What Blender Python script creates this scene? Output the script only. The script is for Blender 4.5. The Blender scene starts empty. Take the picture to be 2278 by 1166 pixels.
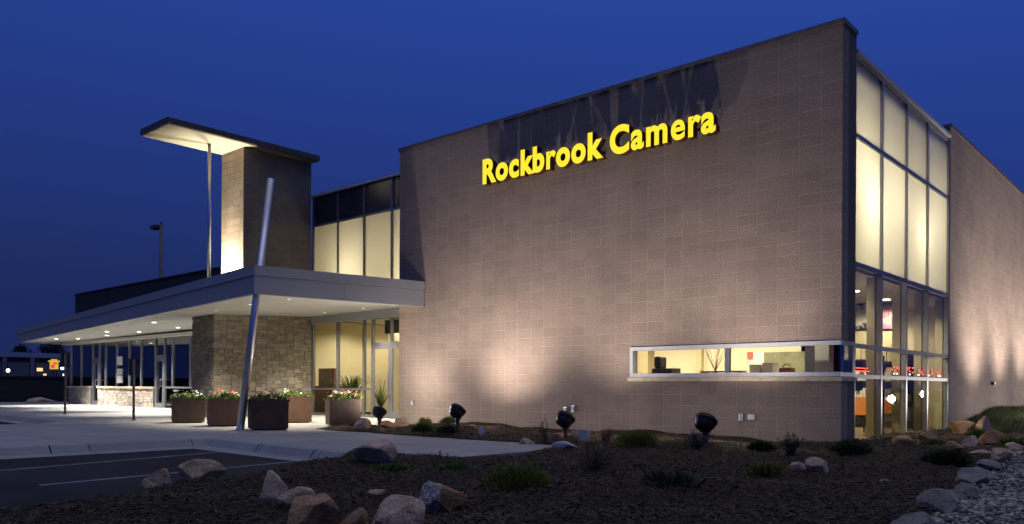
import bpy, bmesh, math, random
import numpy as np
from mathutils import Vector, Matrix, noise

random.seed(7)
rng = np.random.default_rng(11)
S = bpy.context.scene
COL = S.collection
PI = math.pi

# ------------------------------------------------------------------ camera
cam_data = bpy.data.cameras.new("camera")
cam_data.sensor_width = 36.0
cam_data.lens = 36.0 * 1791.73 / 2278.0
cam_data.shift_y = 0.1223
cam_data.clip_end = 2000.0
cam = bpy.data.objects.new("camera", cam_data)
COL.objects.link(cam)
cam.matrix_world = (Matrix.Translation((5.0854, -14.3984, 0.9897)) @ Matrix.Rotation(0.7275, 4, 'Z')
                    @ Matrix.Rotation(PI / 2, 4, 'X') @ Matrix.Rotation(0.0053, 4, 'Z'))
S.camera = cam

# ------------------------------------------------------------------ sky at dusk
W = bpy.data.worlds.new("World")
S.world = W
W.use_nodes = True
nt = W.node_tree
bg = nt.nodes['Background']
tc = nt.nodes.new('ShaderNodeTexCoord')
sep = nt.nodes.new('ShaderNodeSeparateXYZ')
nt.links.new(tc.outputs['Generated'], sep.inputs[0])
ramp = nt.nodes.new('ShaderNodeValToRGB')
cr = ramp.color_ramp
cr.elements[0].position = 0.0
cr.elements[0].color = (0.0115, 0.0215, 0.098, 1)
cr.elements[1].position = 1.0
cr.elements[1].color = (0.68, 0.70, 0.86, 1)  # overhead sky, out of view, brightened as added fill for the ground
for pos, c in ((0.06, (0.0130, 0.0265, 0.126)), (0.18, (0.0150, 0.0365, 0.195)), (0.36, (0.0190, 0.0530, 0.285)), (0.62, (0.045, 0.085, 0.33)), (0.8, (0.25, 0.31, 0.58))):
    e = cr.elements.new(pos)
    e.color = (*c, 1)
# a little brighter away from the far left of the picture (the afterglow side)
add = nt.nodes.new('ShaderNodeMath'); add.operation = 'MULTIPLY_ADD'
add.inputs[1].default_value = 0.10
nt.links.new(sep.outputs['X'], add.inputs[0])
nt.links.new(sep.outputs['Z'], add.inputs[2])
nt.links.new(add.outputs[0], ramp.inputs[0])
nt.links.new(ramp.outputs[0], bg.inputs[0])
bg.inputs[1].default_value = 1.06

S.view_settings.view_transform = 'Standard'
S.view_settings.look = 'None'
S.view_settings.exposure = 0.0
S.view_settings.gamma = 1.0
S.render.engine = 'CYCLES'
try:
    S.cycles.use_denoising = True
    S.cycles.denoiser = 'OPENIMAGEDENOISE'
except Exception:
    pass
S.cycles.sample_clamp_indirect = 4.0
S.cycles.max_bounces = 8
S.cycles.transparent_max_bounces = 16
S.cycles.caustics_reflective = False
S.cycles.caustics_refractive = False

WARM = (1.0, 0.80, 0.62)
CREAM = (1.0, 0.80, 0.44)
NEUT = (1.0, 0.93, 0.82)

# ------------------------------------------------------------------ materials
class NT:
    def __init__(self, name):
        self.m = bpy.data.materials.new(name)
        self.m.use_nodes = True
        self.t = self.m.node_tree
        self.b = self.t.nodes['Principled BSDF']
        self.out = self.t.nodes['Material Output']
    def n(self, typ, **kw):
        x = self.t.nodes.new(typ)
        for k, v in kw.items():
            setattr(x, k, v)
        return x
    def l(self, a, b):
        self.t.links.new(a, b)
    def noise(self, vec, scale, detail=4, rough=0.6):
        x = self.n('ShaderNodeTexNoise')
        x.inputs['Scale'].default_value = scale
        x.inputs['Detail'].default_value = detail
        x.inputs['Roughness'].default_value = rough
        if vec is not None:
            self.l(vec, x.inputs['Vector'])
        return x.outputs['Fac']
    def ramp(self, fac, stops):
        r = self.n('ShaderNodeValToRGB')
        el = r.color_ramp.elements
        el[0].position, el[0].color = stops[0][0], (*stops[0][1], 1)
        el[1].position, el[1].color = stops[-1][0], (*stops[-1][1], 1)
        for p, c in stops[1:-1]:
            e = el.new(p)
            e.color = (*c, 1)
        self.l(fac, r.inputs[0])
        return r.outputs[0]
    def mix(self, fac, a, b, mode='MIX'):
        x = self.n('ShaderNodeMix', data_type='RGBA', blend_type=mode)
        for sock, v in ((x.inputs[0], fac), (x.inputs[6], a), (x.inputs[7], b)):
            if isinstance(v, (int, float)):
                sock.default_value = v
            elif isinstance(v, tuple):
                sock.default_value = (*v, 1)
            else:
                self.l(v, sock)
        return x.outputs[2]
    def math(self, op, a, b=0.0):
        x = self.n('ShaderNodeMath', operation=op)
        for sock, v in ((x.inputs[0], a), (x.inputs[1], b)):
            if isinstance(v, (int, float)):
                sock.default_value = v
            else:
                self.l(v, sock)
        return x.outputs[0]
    def bump(self, h, strength=0.4, dist=0.02):
        x = self.n('ShaderNodeBump')
        x.inputs['Strength'].default_value = strength
        x.inputs['Distance'].default_value = dist
        self.l(h, x.inputs['Height'])
        self.l(x.outputs[0], self.b.inputs['Normal'])
    def pos(self):
        return self.n('ShaderNodeNewGeometry').outputs['Position']
    def obj(self):
        return self.n('ShaderNodeTexCoord').outputs['Object']
    def island(self):
        return self.n('ShaderNodeNewGeometry').outputs['Random Per Island']
    def base(self, c):
        if isinstance(c, tuple):
            self.b.inputs['Base Color'].default_value = (*c, 1)
        else:
            self.l(c, self.b.inputs['Base Color'])
    def set(self, rough=0.6, metal=0.0, spec=0.5):
        self.b.inputs['Roughness'].default_value = rough
        self.b.inputs['Metallic'].default_value = metal
        self.b.inputs['Specular IOR Level'].default_value = spec

def plain(name, c, rough=0.6, metal=0.0, var=0.25, scale=6.0, bump=0.0, spec=0.4):
    t = NT(name)
    f = t.noise(t.pos(), scale, 5)
    lo = tuple(v * (1 - var) for v in c)
    hi = tuple(min(1, v * (1 + var)) for v in c)
    t.base(t.ramp(f, [(0.3, lo), (0.7, hi)]))
    t.set(rough, metal, spec)
    if bump:
        t.bump(t.noise(t.pos(), scale * 8, 4), bump, 0.01)
    return t.m

def emit(name, c, strength, base=0.03):
    t = NT(name)
    t.base((base, base, base))
    t.b.inputs['Emission Color'].default_value = (*c, 1)
    t.b.inputs['Emission Strength'].default_value = strength
    return t.m

def cmu(name, axis, c1, c2, mortar, zoff=0.0, uoff=0.03):
    """stack-bond concrete block, 0.40 x 0.214 m faces"""
    t = NT(name)
    sp = t.n('ShaderNodeSeparateXYZ')
    P = t.pos()
    t.l(P, sp.inputs[0])
    u = t.math('ADD', sp.outputs[axis], 40.0 - uoff)
    v = t.math('ADD', sp.outputs['Z'], 4.5 * 0.2143 * 4 + zoff)
    cb = t.n('ShaderNodeCombineXYZ')
    t.l(u, cb.inputs[0]); t.l(v, cb.inputs[1])
    br = t.n('ShaderNodeTexBrick')
    br.offset = 0.0
    br.squash = 1.0
    br.inputs['Scale'].default_value = 1.0
    br.inputs['Brick Width'].default_value = 0.4
    br.inputs['Row Height'].default_value = 0.2143
    br.inputs['Mortar Size'].default_value = 0.008
    br.inputs['Mortar Smooth'].default_value = 0.15
    br.inputs['Bias'].default_value = 0.0
    br.inputs['Color1'].default_value = (*c1, 1)
    br.inputs['Color2'].default_value = (*c2, 1)
    br.inputs['Mortar'].default_value = (*mortar, 1)
    t.l(cb.outputs[0], br.inputs['Vector'])
    fine = t.noise(P, 34, 6, 0.8)
    big = t.noise(P, 0.9, 3, 0.55)
    avg = tuple((a_ + b_) / 2 for a_, b_ in zip(c1, c2))
    vis = t.ramp(t.noise(P, 1.7, 5, 0.7), [(0.36, (0.12, 0.12, 0.12)), (0.66, (0.9, 0.9, 0.9))])
    keep = t.n('ShaderNodeSeparateColor'); t.l(vis, keep.inputs[0])
    bcol = t.mix(t.math('MULTIPLY', br.outputs['Fac'], t.math('SUBTRACT', 1.0, keep.outputs[0])), br.outputs['Color'], avg)
    col = t.mix(0.65, bcol, t.ramp(fine, [(0.33, (0.40, 0.39, 0.40)), (0.5, (0.98, 0.97, 0.96)), (0.67, (1.65, 1.62, 1.6))]), 'MULTIPLY')
    col = t.mix(0.5, col, t.ramp(big, [(0.3, (0.72, 0.72, 0.74)), (0.7, (1.2, 1.18, 1.15))]), 'MULTIPLY')
    # pale run-off streaks with a shape of their own
    ms = t.n('ShaderNodeMapping'); ms.inputs['Scale'].default_value = (2.6, 2.6, 0.12)
    t.l(P, ms.inputs[0])
    st = t.noise(ms.outputs[0], 1.6, 5, 0.7)
    col = t.mix(0.10, col, t.ramp(st, [(0.42, (0.8, 0.8, 0.8)), (0.62, (1.45, 1.42, 1.4))]), 'MULTIPLY')
    t.base(col)
    t.set(0.9, 0, 0.25)
    h = t.math('SUBTRACT', fine, t.math('MULTIPLY', br.outputs['Fac'], 0.8))
    t.bump(h, 0.7, 0.015)
    return t.m

M = {}
M['block'] = cmu('brown_block', 'X', (0.256, 0.203, 0.171), (0.225, 0.178, 0.149), (0.385, 0.312, 0.264))
M['block_side'] = cmu('brown_block_side', 'Y', (0.256, 0.203, 0.171), (0.225, 0.178, 0.149), (0.385, 0.312, 0.264))
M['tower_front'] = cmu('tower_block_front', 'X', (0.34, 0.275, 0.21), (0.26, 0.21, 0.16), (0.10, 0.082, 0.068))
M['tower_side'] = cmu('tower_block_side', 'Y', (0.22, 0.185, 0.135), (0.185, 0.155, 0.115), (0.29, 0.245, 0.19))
M['coping'] = plain('coping_metal', (0.16, 0.135, 0.125), 0.45, 0.5)
M['bronze'] = plain('bronze_metal', (0.10, 0.085, 0.075), 0.5, 0.4)
M['alum'] = plain('aluminium', (0.42, 0.43, 0.46), 0.35, 0.8, 0.1)
M['alum_dark'] = plain('aluminium_shadow', (0.26, 0.26, 0.29), 0.4, 0.7, 0.1)  # darker aluminium tone
M['white_metal'] = plain('white_frame', (0.52, 0.53, 0.56), 0.4, 0.3, 0.06)
M['fascia'] = plain('fascia_panel', (0.31, 0.318, 0.335), 0.42, 0.2, 0.05, 1.2)
M['soffit'] = plain('soffit_white', (0.66, 0.65, 0.61), 0.7, 0, 0.05, 1.5)
M['steel'] = plain('brushed_steel', (0.50, 0.51, 0.55), 0.32, 0.85, 0.1)
M['sill'] = plain('cast_stone', (0.52, 0.43, 0.30), 0.85, 0, 0.2, 9, 0.3)
M['cream'] = plain('cream_paint', (0.68, 0.61, 0.44), 0.8, 0, 0.05, 1.0)
M['cream_dark'] = plain('olive_cream_paint', (0.54, 0.47, 0.27), 0.8, 0, 0.06, 1.0)
M['white_paint'] = plain('white_paint', (0.75, 0.73, 0.66), 0.7, 0, 0.04, 1.0)
M['dark'] = plain('dark_backing', (0.012, 0.012, 0.015), 0.9)
M['roof'] = plain('roof_membrane', (0.05, 0.05, 0.055), 0.9)
M['parapet'] = plain('dark_parapet', (0.030, 0.028, 0.030), 0.85, 0, 0.2, 4)
M['navy'] = plain('navy_panel', (0.030, 0.033, 0.048), 0.3, 0.2, 0.15)
M['spandrel'] = plain('spandrel_glass', (0.022, 0.025, 0.038), 0.22, 0.0, 0.1, 2, 0, 0.6)
M['floor'] = plain('interior_floor', (0.20, 0.15, 0.09), 0.6, 0, 0.2, 3)
M['black'] = plain('black_plastic', (0.012, 0.012, 0.014), 0.4, 0, 0.2)
M['black_paint'] = plain('black_enamel', (0.014, 0.015, 0.020), 0.35, 0.2, 0.2)
M['wood'] = plain('brown_wood', (0.16, 0.055, 0.025), 0.5, 0, 0.35, 9)
M['orange'] = plain('orange_board', (0.62, 0.21, 0.04), 0.6, 0, 0.15)
M['corten_light'] = plain('brown_steel', (0.135, 0.076, 0.048), 0.7, 0.1, 0.2, 4, 0.1)  # lighter copy of the planter steel, floodlight spill put into the colour
M['corten'] = plain('rusted_steel', (0.056, 0.036, 0.026), 0.75, 0.1, 0.28, 4, 0.15)  # darker copy of the same steel, shade put into the colour
M['soil'] = plain('soil', (0.03, 0.022, 0.015), 0.95)
M['downlight'] = emit('downlight_lens', (1.0, 0.93, 0.80), 14)
M['near_lens'] = emit('near_lens', (1.0, 0.93, 0.8), 2.5)
M['in_light'] = emit('ceiling_light_lens', (1.0, 0.90, 0.68), 6)
M['floodlens'] = emit('flood_lens', (1.0, 0.86, 0.7), 6)
M['red_glow'] = emit('red_glow', (1.0, 0.10, 0.04), 3.0)  # emission for the imitated tail light reflections
M['exit'] = emit('red_sign', (1.0, 0.12, 0.06), 1.3)
M['white_glow'] = emit('white_glow', (1.0, 0.93, 0.85), 3.0)
M['sign_yellow'] = emit('sign_yellow', (1.0, 0.80, 0.02), 1.06)
M['sign_side'] = plain('sign_return', (0.05, 0.012, 0.008), 0.5)
M['white_plastic'] = plain('white_plastic', (0.55, 0.56, 0.60), 0.5, 0, 0.1)
M['paper'] = plain('white_paper', (0.62, 0.63, 0.66), 0.8, 0, 0.35, 14)
M['stripe'] = plain('road_paint', (0.17, 0.18, 0.21), 0.85, 0, 0.6, 9)
M['navy_glass'] = None
M['leaf'] = None

def leafy(name, lo, hi):
    t = NT(name)
    t.base(t.ramp(t.island(), [(0.0, lo), (1.0, hi)]))
    t.set(0.7, 0, 0.2)
    return t.m
M['leaf'] = leafy('green_leaf', (0.035, 0.07, 0.012), (0.14, 0.22, 0.045))
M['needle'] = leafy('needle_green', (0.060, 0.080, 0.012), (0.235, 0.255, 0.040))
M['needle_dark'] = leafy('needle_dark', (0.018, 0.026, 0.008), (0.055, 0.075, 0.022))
M['twig'] = leafy('dry_twig', (0.03, 0.022, 0.015), (0.13, 0.095, 0.07))
M['twig_purple'] = leafy('purple_twig', (0.035, 0.028, 0.034), (0.085, 0.07, 0.078))
M['grass'] = leafy('lawn_grass', (0.020, 0.036, 0.008), (0.058, 0.080, 0.018))
M['fl_white'] = leafy('white_petal', (0.55, 0.53, 0.38), (0.8, 0.78, 0.66))
M['fl_red'] = leafy('red_petal', (0.50, 0.04, 0.02), (0.75, 0.10, 0.04))
M['fl_yellow'] = leafy('yellow_petal', (0.65, 0.38, 0.03), (0.8, 0.6, 0.08))
M['tree_leaf'] = leafy('night_foliage', (0.008, 0.010, 0.010), (0.022, 0.026, 0.020))
M['bark'] = plain('bark', (0.03, 0.024, 0.02), 0.9)

def glass(name, tint, ior=1.45, rough=0.0):
    t = NT(name)
    tr = t.n('ShaderNodeBsdfTransparent'); tr.inputs[0].default_value = (*tint, 1)
    gl = t.n('ShaderNodeBsdfGlossy'); gl.inputs['Roughness'].default_value = rough
    gl.inputs['Color'].default_value = (0.95, 0.95, 1, 1)
    fr = t.n('ShaderNodeFresnel'); fr.inputs['IOR'].default_value = ior
    mx = t.n('ShaderNodeMixShader')
    t.l(fr.outputs[0], mx.inputs[0]); t.l(tr.outputs[0], mx.inputs[1]); t.l(gl.outputs[0], mx.inputs[2])
    t.l(mx.outputs[0], t.out.inputs['Surface'])
    return t.m
M['glass'] = glass('clear_glass', (0.88, 0.90, 0.86))
M['glass_dark'] = glass('tinted_glass', (0.40, 0.44, 0.52), 3.2)
M['navy_glass'] = glass('navy_glass', (0.25, 0.27, 0.34), 1.75)
def frosted():
    t = NT('frosted_glass')
    tr = t.n('ShaderNodeBsdfTranslucent'); tr.inputs[0].default_value = (0.80, 0.78, 0.66, 1)
    df = t.n('ShaderNodeBsdfDiffuse'); df.inputs[0].default_value = (0.30, 0.32, 0.36, 1)
    gl = t.n('ShaderNodeBsdfGlossy'); gl.inputs['Roughness'].default_value = 0.12
    m1 = t.n('ShaderNodeMixShader'); m1.inputs[0].default_value = 0.25
    t.l(tr.outputs[0], m1.inputs[1]); t.l(df.outputs[0], m1.inputs[2])
    fr = t.n('ShaderNodeFresnel'); fr.inputs['IOR'].default_value = 1.4
    m2 = t.n('ShaderNodeMixShader')
    t.l(fr.outputs[0], m2.inputs[0]); t.l(m1.outputs[0], m2.inputs[1]); t.l(gl.outputs[0], m2.inputs[2])
    t.l(m2.outputs[0], t.out.inputs['Surface'])
    return t.m
M['frost'] = frosted()

def concrete():
    t = NT('pale_concrete')
    P = t.pos()
    big = t.noise(P, 0.7, 5, 0.65)
    fine = t.noise(P, 40, 5, 0.7)
    col = t.ramp(big, [(0.3, (0.23, 0.225, 0.212)), (0.7, (0.31, 0.303, 0.288))])
    col = t.mix(0.4, col, t.ramp(fine, [(0.3, (0.7, 0.7, 0.7)), (0.7, (1.2, 1.2, 1.2))]), 'MULTIPLY')
    br = t.n('ShaderNodeTexBrick'); br.offset = 0
    br.inputs['Scale'].default_value = 1.0
    br.inputs['Brick Width'].default_value = 1.8
    br.inputs['Row Height'].default_value = 1.8
    br.inputs['Mortar Size'].default_value = 0.012
    br.inputs['Color1'].default_value = (1, 1, 1, 1); br.inputs['Color2'].default_value = (0.93, 0.93, 0.93, 1)
    br.inputs['Mortar'].default_value = (0.35, 0.34, 0.33, 1)
    t.l(P, br.inputs['Vector'])
    col = t.mix(1.0, col, br.outputs['Color'], 'MULTIPLY')
    t.base(col); t.set(0.85, 0, 0.3)
    t.bump(fine, 0.25, 0.005)
    return t.m
M['concrete'] = concrete()

def asphalt():
    t = NT('asphalt')
    P = t.pos()
    big = t.noise(P, 0.5, 5, 0.6)
    fine = t.noise(P, 70, 4, 0.8)
    col = t.ramp(big, [(0.3, (0.009, 0.009, 0.0095)), (0.7, (0.026, 0.025, 0.025))])
    col = t.mix(0.6, col, t.ramp(fine, [(0.3, (0.4, 0.4, 0.4)), (0.7, (1.6, 1.6, 1.6))]), 'MULTIPLY')
    t.base(col); t.set(0.88, 0, 0.2)
    t.bump(fine, 0.5, 0.006)
    return t.m
M['asphalt'] = asphalt()

def ground_mat(name, lo, mid, hi, scale):
    t = NT(name)
    P = t.pos()
    f = t.noise(P, scale, 8, 0.8)
    b = t.noise(P, 1.1, 4)
    col = t.ramp(f, [(0.35, lo), (0.52, mid), (0.68, hi)])
    col = t.mix(0.5, col, t.ramp(b, [(0.3, (0.65, 0.65, 0.65)), (0.7, (1.3, 1.3, 1.3))]), 'MULTIPLY')
    t.base(col); t.set(0.95, 0, 0.15)
    t.bump(f, 0.9, 0.03)
    return t.m
M['mulch'] = ground_mat('bark_mulch', (0.018, 0.012, 0.006), (0.042, 0.029, 0.015), (0.10, 0.068, 0.038), 26)
M['gravelbed'] = ground_mat('gravel_base', (0.06, 0.055, 0.05), (0.14, 0.13, 0.12), (0.28, 0.26, 0.24), 40)
M['turf'] = ground_mat('turf_soil', (0.012, 0.016, 0.006), (0.024, 0.034, 0.010), (0.04, 0.052, 0.016), 30)
M['chip'] = leafy('mulch_chip', (0.008, 0.0055, 0.003), (0.100, 0.072, 0.041))
M['pebble'] = leafy('pebble', (0.04, 0.034, 0.026), (0.46, 0.39, 0.30))

def rock_mat(name, stops, scale=4.0, white=0.0):
    t = NT(name)
    P = t.obj()
    ad = t.n('ShaderNodeObjectInfo')
    v = t.n('ShaderNodeVectorMath', operation='ADD')
    t.l(P, v.inputs[0]); t.l(ad.outputs['Location'], v.inputs[1])
    mp = t.n('ShaderNodeMapping'); mp.inputs['Rotation'].default_value = (0.5, 0.3, 0.2); mp.inputs['Scale'].default_value = (1.4, 1.4, 2.4)
    t.l(v.outputs[0], mp.inputs[0])
    f = t.noise(mp.outputs[0], scale, 8, 0.72)
    fine = t.noise(v.outputs[0], 45, 6, 0.75)
    col = t.ramp(f, stops)
    col = t.mix(0.75, col, t.ramp(fine, [(0.3, (0.4, 0.4, 0.4)), (0.7, (1.5, 1.5, 1.5))]), 'MULTIPLY')
    if white:
        vo = t.n('ShaderNodeTexVoronoi', feature='DISTANCE_TO_EDGE'); vo.inputs['Scale'].default_value = 16
        wn = t.n('ShaderNodeTexNoise'); wn.inputs['Scale'].default_value = 9; wn.inputs['Detail'].default_value = 5
        t.l(v.outputs[0], wn.inputs['Vector'])
        wv = t.n('ShaderNodeVectorMath', operation='SCALE'); wv.inputs['Scale'].default_value = 0.16
        t.l(wn.outputs['Color'], wv.inputs[0])
        wa = t.n('ShaderNodeVectorMath', operation='ADD'); t.l(v.outputs[0], wa.inputs[0]); t.l(wv.outputs[0], wa.inputs[1])
        t.l(wa.outputs[0], vo.inputs['Vector'])
        sx = t.n('ShaderNodeSeparateXYZ'); t.l(P, sx.inputs[0])
        side = t.math('LESS_THAN', t.math('ADD', sx.outputs['X'], t.math('MULTIPLY', f, 0.2)), 0.09)
        veins = t.math('MULTIPLY', t.math('MULTIPLY', t.math('LESS_THAN', vo.outputs[0], 0.10), t.math('GREATER_THAN', f, 0.47)), side)
        col = t.mix(t.math('MULTIPLY', side, 0.8), col, (0.40, 0.34, 0.29))
        col = t.mix(veins, col, (0.85, 0.80, 0.72))
    t.base(col); t.set(0.9, 0, 0.25)
    t.bump(t.math('ADD', f, fine), 0.9, 0.05)
    return t.m
M['rock_tan'] = rock_mat('tan_sandstone', [(0.3, (0.24, 0.14, 0.075)), (0.5, (0.58, 0.40, 0.25)), (0.7, (0.78, 0.58, 0.41))])
M['rock_pink'] = rock_mat('pink_granite', [(0.3, (0.32, 0.19, 0.115)), (0.5, (0.70, 0.48, 0.32)), (0.7, (0.90, 0.68, 0.50))])
M['rock_orange'] = rock_mat('orange_sandstone', [(0.3, (0.24, 0.095, 0.035)), (0.48, (0.50, 0.26, 0.12)), (0.7, (0.62, 0.42, 0.26))])
M['rock_veined'] = rock_mat('veined_stone', [(0.3, (0.16, 0.075, 0.032)), (0.5, (0.36, 0.18, 0.07)), (0.7, (0.42, 0.28, 0.17))], 5.0, 1.0)
M['rock_white'] = rock_mat('white_stone', [(0.3, (0.35, 0.35, 0.34)), (0.5, (0.55, 0.55, 0.53)), (0.7, (0.72, 0.72, 0.70))])
M['rock_grey'] = rock_mat('grey_limestone', [(0.3, (0.15, 0.13, 0.105)), (0.5, (0.30, 0.265, 0.215)), (0.7, (0.44, 0.395, 0.33))])

# ------------------------------------------------------------------ mesh helpers
class MB:
    def __init__(self):
        self.v, self.f, self.mi, self.col = [], [], [], []
        self.cur = 0
    def quad(self, *pts):
        k = len(self.v)
        self.v += [tuple(p) for p in pts]
        self.f.append(tuple(range(k, k + len(pts))))
        self.mi.append(self.cur)
        return self
    def box(self, x0, x1, y0, y1, z0, z1):
        k = len(self.v)
        self.v += [(x0, y0, z0), (x1, y0, z0), (x1, y1, z0), (x0, y1, z0), (x0, y0, z1), (x1, y0, z1), (x1, y1, z1), (x0, y1, z1)]
        for q in ((0, 3, 2, 1), (4, 5, 6, 7), (0, 1, 5, 4), (1, 2, 6, 5), (2, 3, 7, 6), (3, 0, 4, 7)):
            self.f.append(tuple(k + i for i in q)); self.mi.append(self.cur)
        return self
    def prism(self, poly, z0, z1):
        """poly CCW; z0/z1 numbers or lists"""
        n = len(poly); k = len(self.v)
        zl = z0 if isinstance(z0, (list, tuple)) else [z0] * n
        zh = z1 if isinstance(z1, (list, tuple)) else [z1] * n
        self.v += [(p[0], p[1], zl[i]) for i, p in enumerate(poly)] + [(p[0], p[1], zh[i]) for i, p in enumerate(poly)]
        self.f.append(tuple(k + i for i in reversed(range(n)))); self.mi.append(self.cur)
        self.f.append(tuple(k + n + i for i in range(n))); self.mi.append(self.cur)
        for i in range(n):
            j = (i + 1) % n
            self.f.append((k + i, k + j, k + n + j, k + n + i)); self.mi.append(self.cur)
        return self
    def tube(self, pts, radii, n=12, cap=True):
        pts = [Vector(p) for p in pts]
        if isinstance(radii, (int, float)):
            radii = [radii] * len(pts)
        k0 = len(self.v)
        up = None
        for i, p in enumerate(pts):
            d = (pts[min(i + 1, len(pts) - 1)] - pts[max(i - 1, 0)]).normalized()
            if up is None or abs(d.dot(up)) > 0.98:
                up = Vector((0, 0, 1)) if abs(d.z) < 0.9 else Vector((1, 0, 0))
            a = d.cross(up).normalized(); b = a.cross(d)
            for j in range(n):
                t = 2 * PI * j / n
                self.v.append(tuple(p + (a * math.cos(t) + b * math.sin(t)) * radii[i]))
        for i in range(len(pts) - 1):
            for j in range(n):
                a0 = k0 + i * n + j; a1 = k0 + i * n + (j + 1) % n
                self.f.append((a0, a0 + n, a1 + n, a1)); self.mi.append(self.cur)
        if cap:
            self.f.append(tuple(k0 + j for j in range(n))); self.mi.append(self.cur)
            e = k0 + (len(pts) - 1) * n
            self.f.append(tuple(e + j for j in reversed(range(n)))); self.mi.append(self.cur)
        return self
    def lathe(self, prof, n=24, M4=None):
        """prof [(r,h)] around local Z"""
        k0 = len(self.v)
        M4 = M4 or Matrix()
        for r, h in prof:
            for j in range(n):
                t = 2 * PI * j / n
                self.v.append(tuple(M4 @ Vector((r * math.cos(t), r * math.sin(t), h))))
        for i in range(len(prof) - 1):
            for j in range(n):
                a0 = k0 + i * n + j; a1 = k0 + i * n + (j + 1) % n
                self.f.append((a0, a1, a1 + n, a0 + n)); self.mi.append(self.cur)
        return self
    def build(self, name, mats, parent=None, smooth=False, loc=None, bevel=0.0):
        me = bpy.data.meshes.new(name)
        me.from_pydata(self.v, [], self.f)
        if not isinstance(mats, (list, tuple)):
            mats = [mats]
        for m in mats:
            me.materials.append(m)
        if len(mats) > 1:
            me.polygons.foreach_set('material_index', self.mi)
        if smooth:
            me.polygons.foreach_set('use_smooth', [True] * len(self.f))
        me.update()
        o = bpy.data.objects.new(name, me)
        COL.objects.link(o)
        if parent is not None:
            o.parent = parent
        if loc is not None:
            o.location = loc
        if bevel:
            b = o.modifiers.new('bevel', 'BEVEL'); b.width = bevel; b.segments = 2; b.limit_method = 'ANGLE'
        return o

def tag(o, label=None, cat=None, group=None, kind=None):
    if label: o['label'] = label
    if cat: o['category'] = cat
    if group: o['group'] = group
    if kind: o['kind'] = kind
    return o
def thing(name, label, cat, loc=(0, 0, 0), rz=0.0, group=None):
    o = bpy.data.objects.new(name, None)
    COL.objects.link(o)
    o.location = loc
    o.rotation_euler = (0, 0, rz)
    return tag(o, label, cat, group)
def kids(o):
    return [c for c in bpy.data.objects if c.parent == o]
def copy_tree(o, parent=None):
    c = o.copy(); COL.objects.link(c)
    if parent is not None: c.parent = parent
    for ch in kids(o):
        copy_tree(ch, c)
    return c
def rawmesh(name, V, F, mat, parent=None, n=3):
    """numpy verts (N,3), faces (M,n)"""
    me = bpy.data.meshes.new(name)
    me.vertices.add(len(V)); me.vertices.foreach_set('co', np.asarray(V, np.float32).ravel())
    F = np.asarray(F, np.int32)
    me.loops.add(F.size); me.loops.foreach_set('vertex_index', F.ravel())
    me.polygons.add(len(F))
    me.polygons.foreach_set('loop_start', np.arange(0, F.size, F.shape[1], dtype=np.int32))
    try:
        me.polygons.foreach_set('loop_total', np.full(len(F), F.shape[1], np.int32))
    except Exception:
        pass
    me.update(calc_edges=True); me.validate()
    me.materials.append(mat)
    o = bpy.data.objects.new(name, me); COL.objects.link(o)
    if parent is not None: o.parent = parent
    return o
def lamp(kind, name, loc, power, color, parent=None, target=None, size=0.1, spot=None, blend=1.0, size_y=None):
    d = bpy.data.lights.new(name, kind)
    d.energy = power; d.color = color
    if kind == 'AREA':
        d.size = size
        if size_y: d.shape = 'RECTANGLE'; d.size_y = size_y
    else:
        d.shadow_soft_size = size
    if kind == 'SPOT':
        d.spot_size = math.radians(spot); d.spot_blend = blend
    o = bpy.data.objects.new(name, d); COL.objects.link(o)
    o.location = loc
    if target is not None:
        o.rotation_euler = (Vector(target) - Vector(loc)).to_track_quat('-Z', 'Y').to_euler()
    if parent is not None: o.parent = parent
    return o

# ------------------------------------------------------------------ terrain
def sst(a, b, t):
    t = np.clip((t - a) / (b - a), 0, 1); return t * t * (3 - 2 * t)
def zone(x, y):
    ex = np.where(y < -7.0, -5.1 + (-7.0 - y) * 0.44, -5.1)
    a = np.minimum((x - ex) * 0.92, -6.55 - y)
    b = np.minimum(x + 3.3, 0.5 - y)
    c = np.minimum(np.minimum(x + 11.0, y + 3.95), 0.5 - y)
    return np.maximum(np.maximum(a, b), np.maximum(c, x + 0.4))
def zone_rough(x, y):
    return zone(x, y) + 0.05 * np.sin(3.1 * x + 1.7 * y) + 0.03 * np.sin(7.3 * x - 5.1 * y)
def ground_z(x, y):
    x = np.asarray(x, float); y = np.asarray(y, float)
    d = zone_rough(x, y)
    h = 0.02 + 0.035 * np.sin(1.3 * x + 0.7 * y) + 0.025 * np.sin(2.9 * x - 2.1 * y + 1.0) + 0.012 * np.sin(6.1 * x + 5.3 * y)
    ex = np.where(y < -7.0, -5.1 + (-7.0 - y) * 0.44, -5.1)
    h = h - 0.125 * (1 - sst(0.0, 1.7, x - ex)) * sst(-6.7, -7.6, y)
    h = h + 0.40 * sst(6.5, 12.5, y) * sst(-0.6, 0.2, x)
    h = h + 0.05 * np.exp(-((y + 7.3) / 0.9) ** 2) * sst(-5.2, -3.8, x)
    h = h + 0.04 * sst(-3.5, -1.6, y)
    h = np.where((y > -3.95) & (x < -3.0), np.maximum(h, 0.03), h)
    return -0.3 + (h + 0.3) * sst(-0.12, 0.45, d)
def gz(x, y):
    return float(ground_z(x, y))
def gravel_x(y):
    return 2.62 - 0.105 * y + 0.06 * np.sin(1.7 * y)

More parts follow.
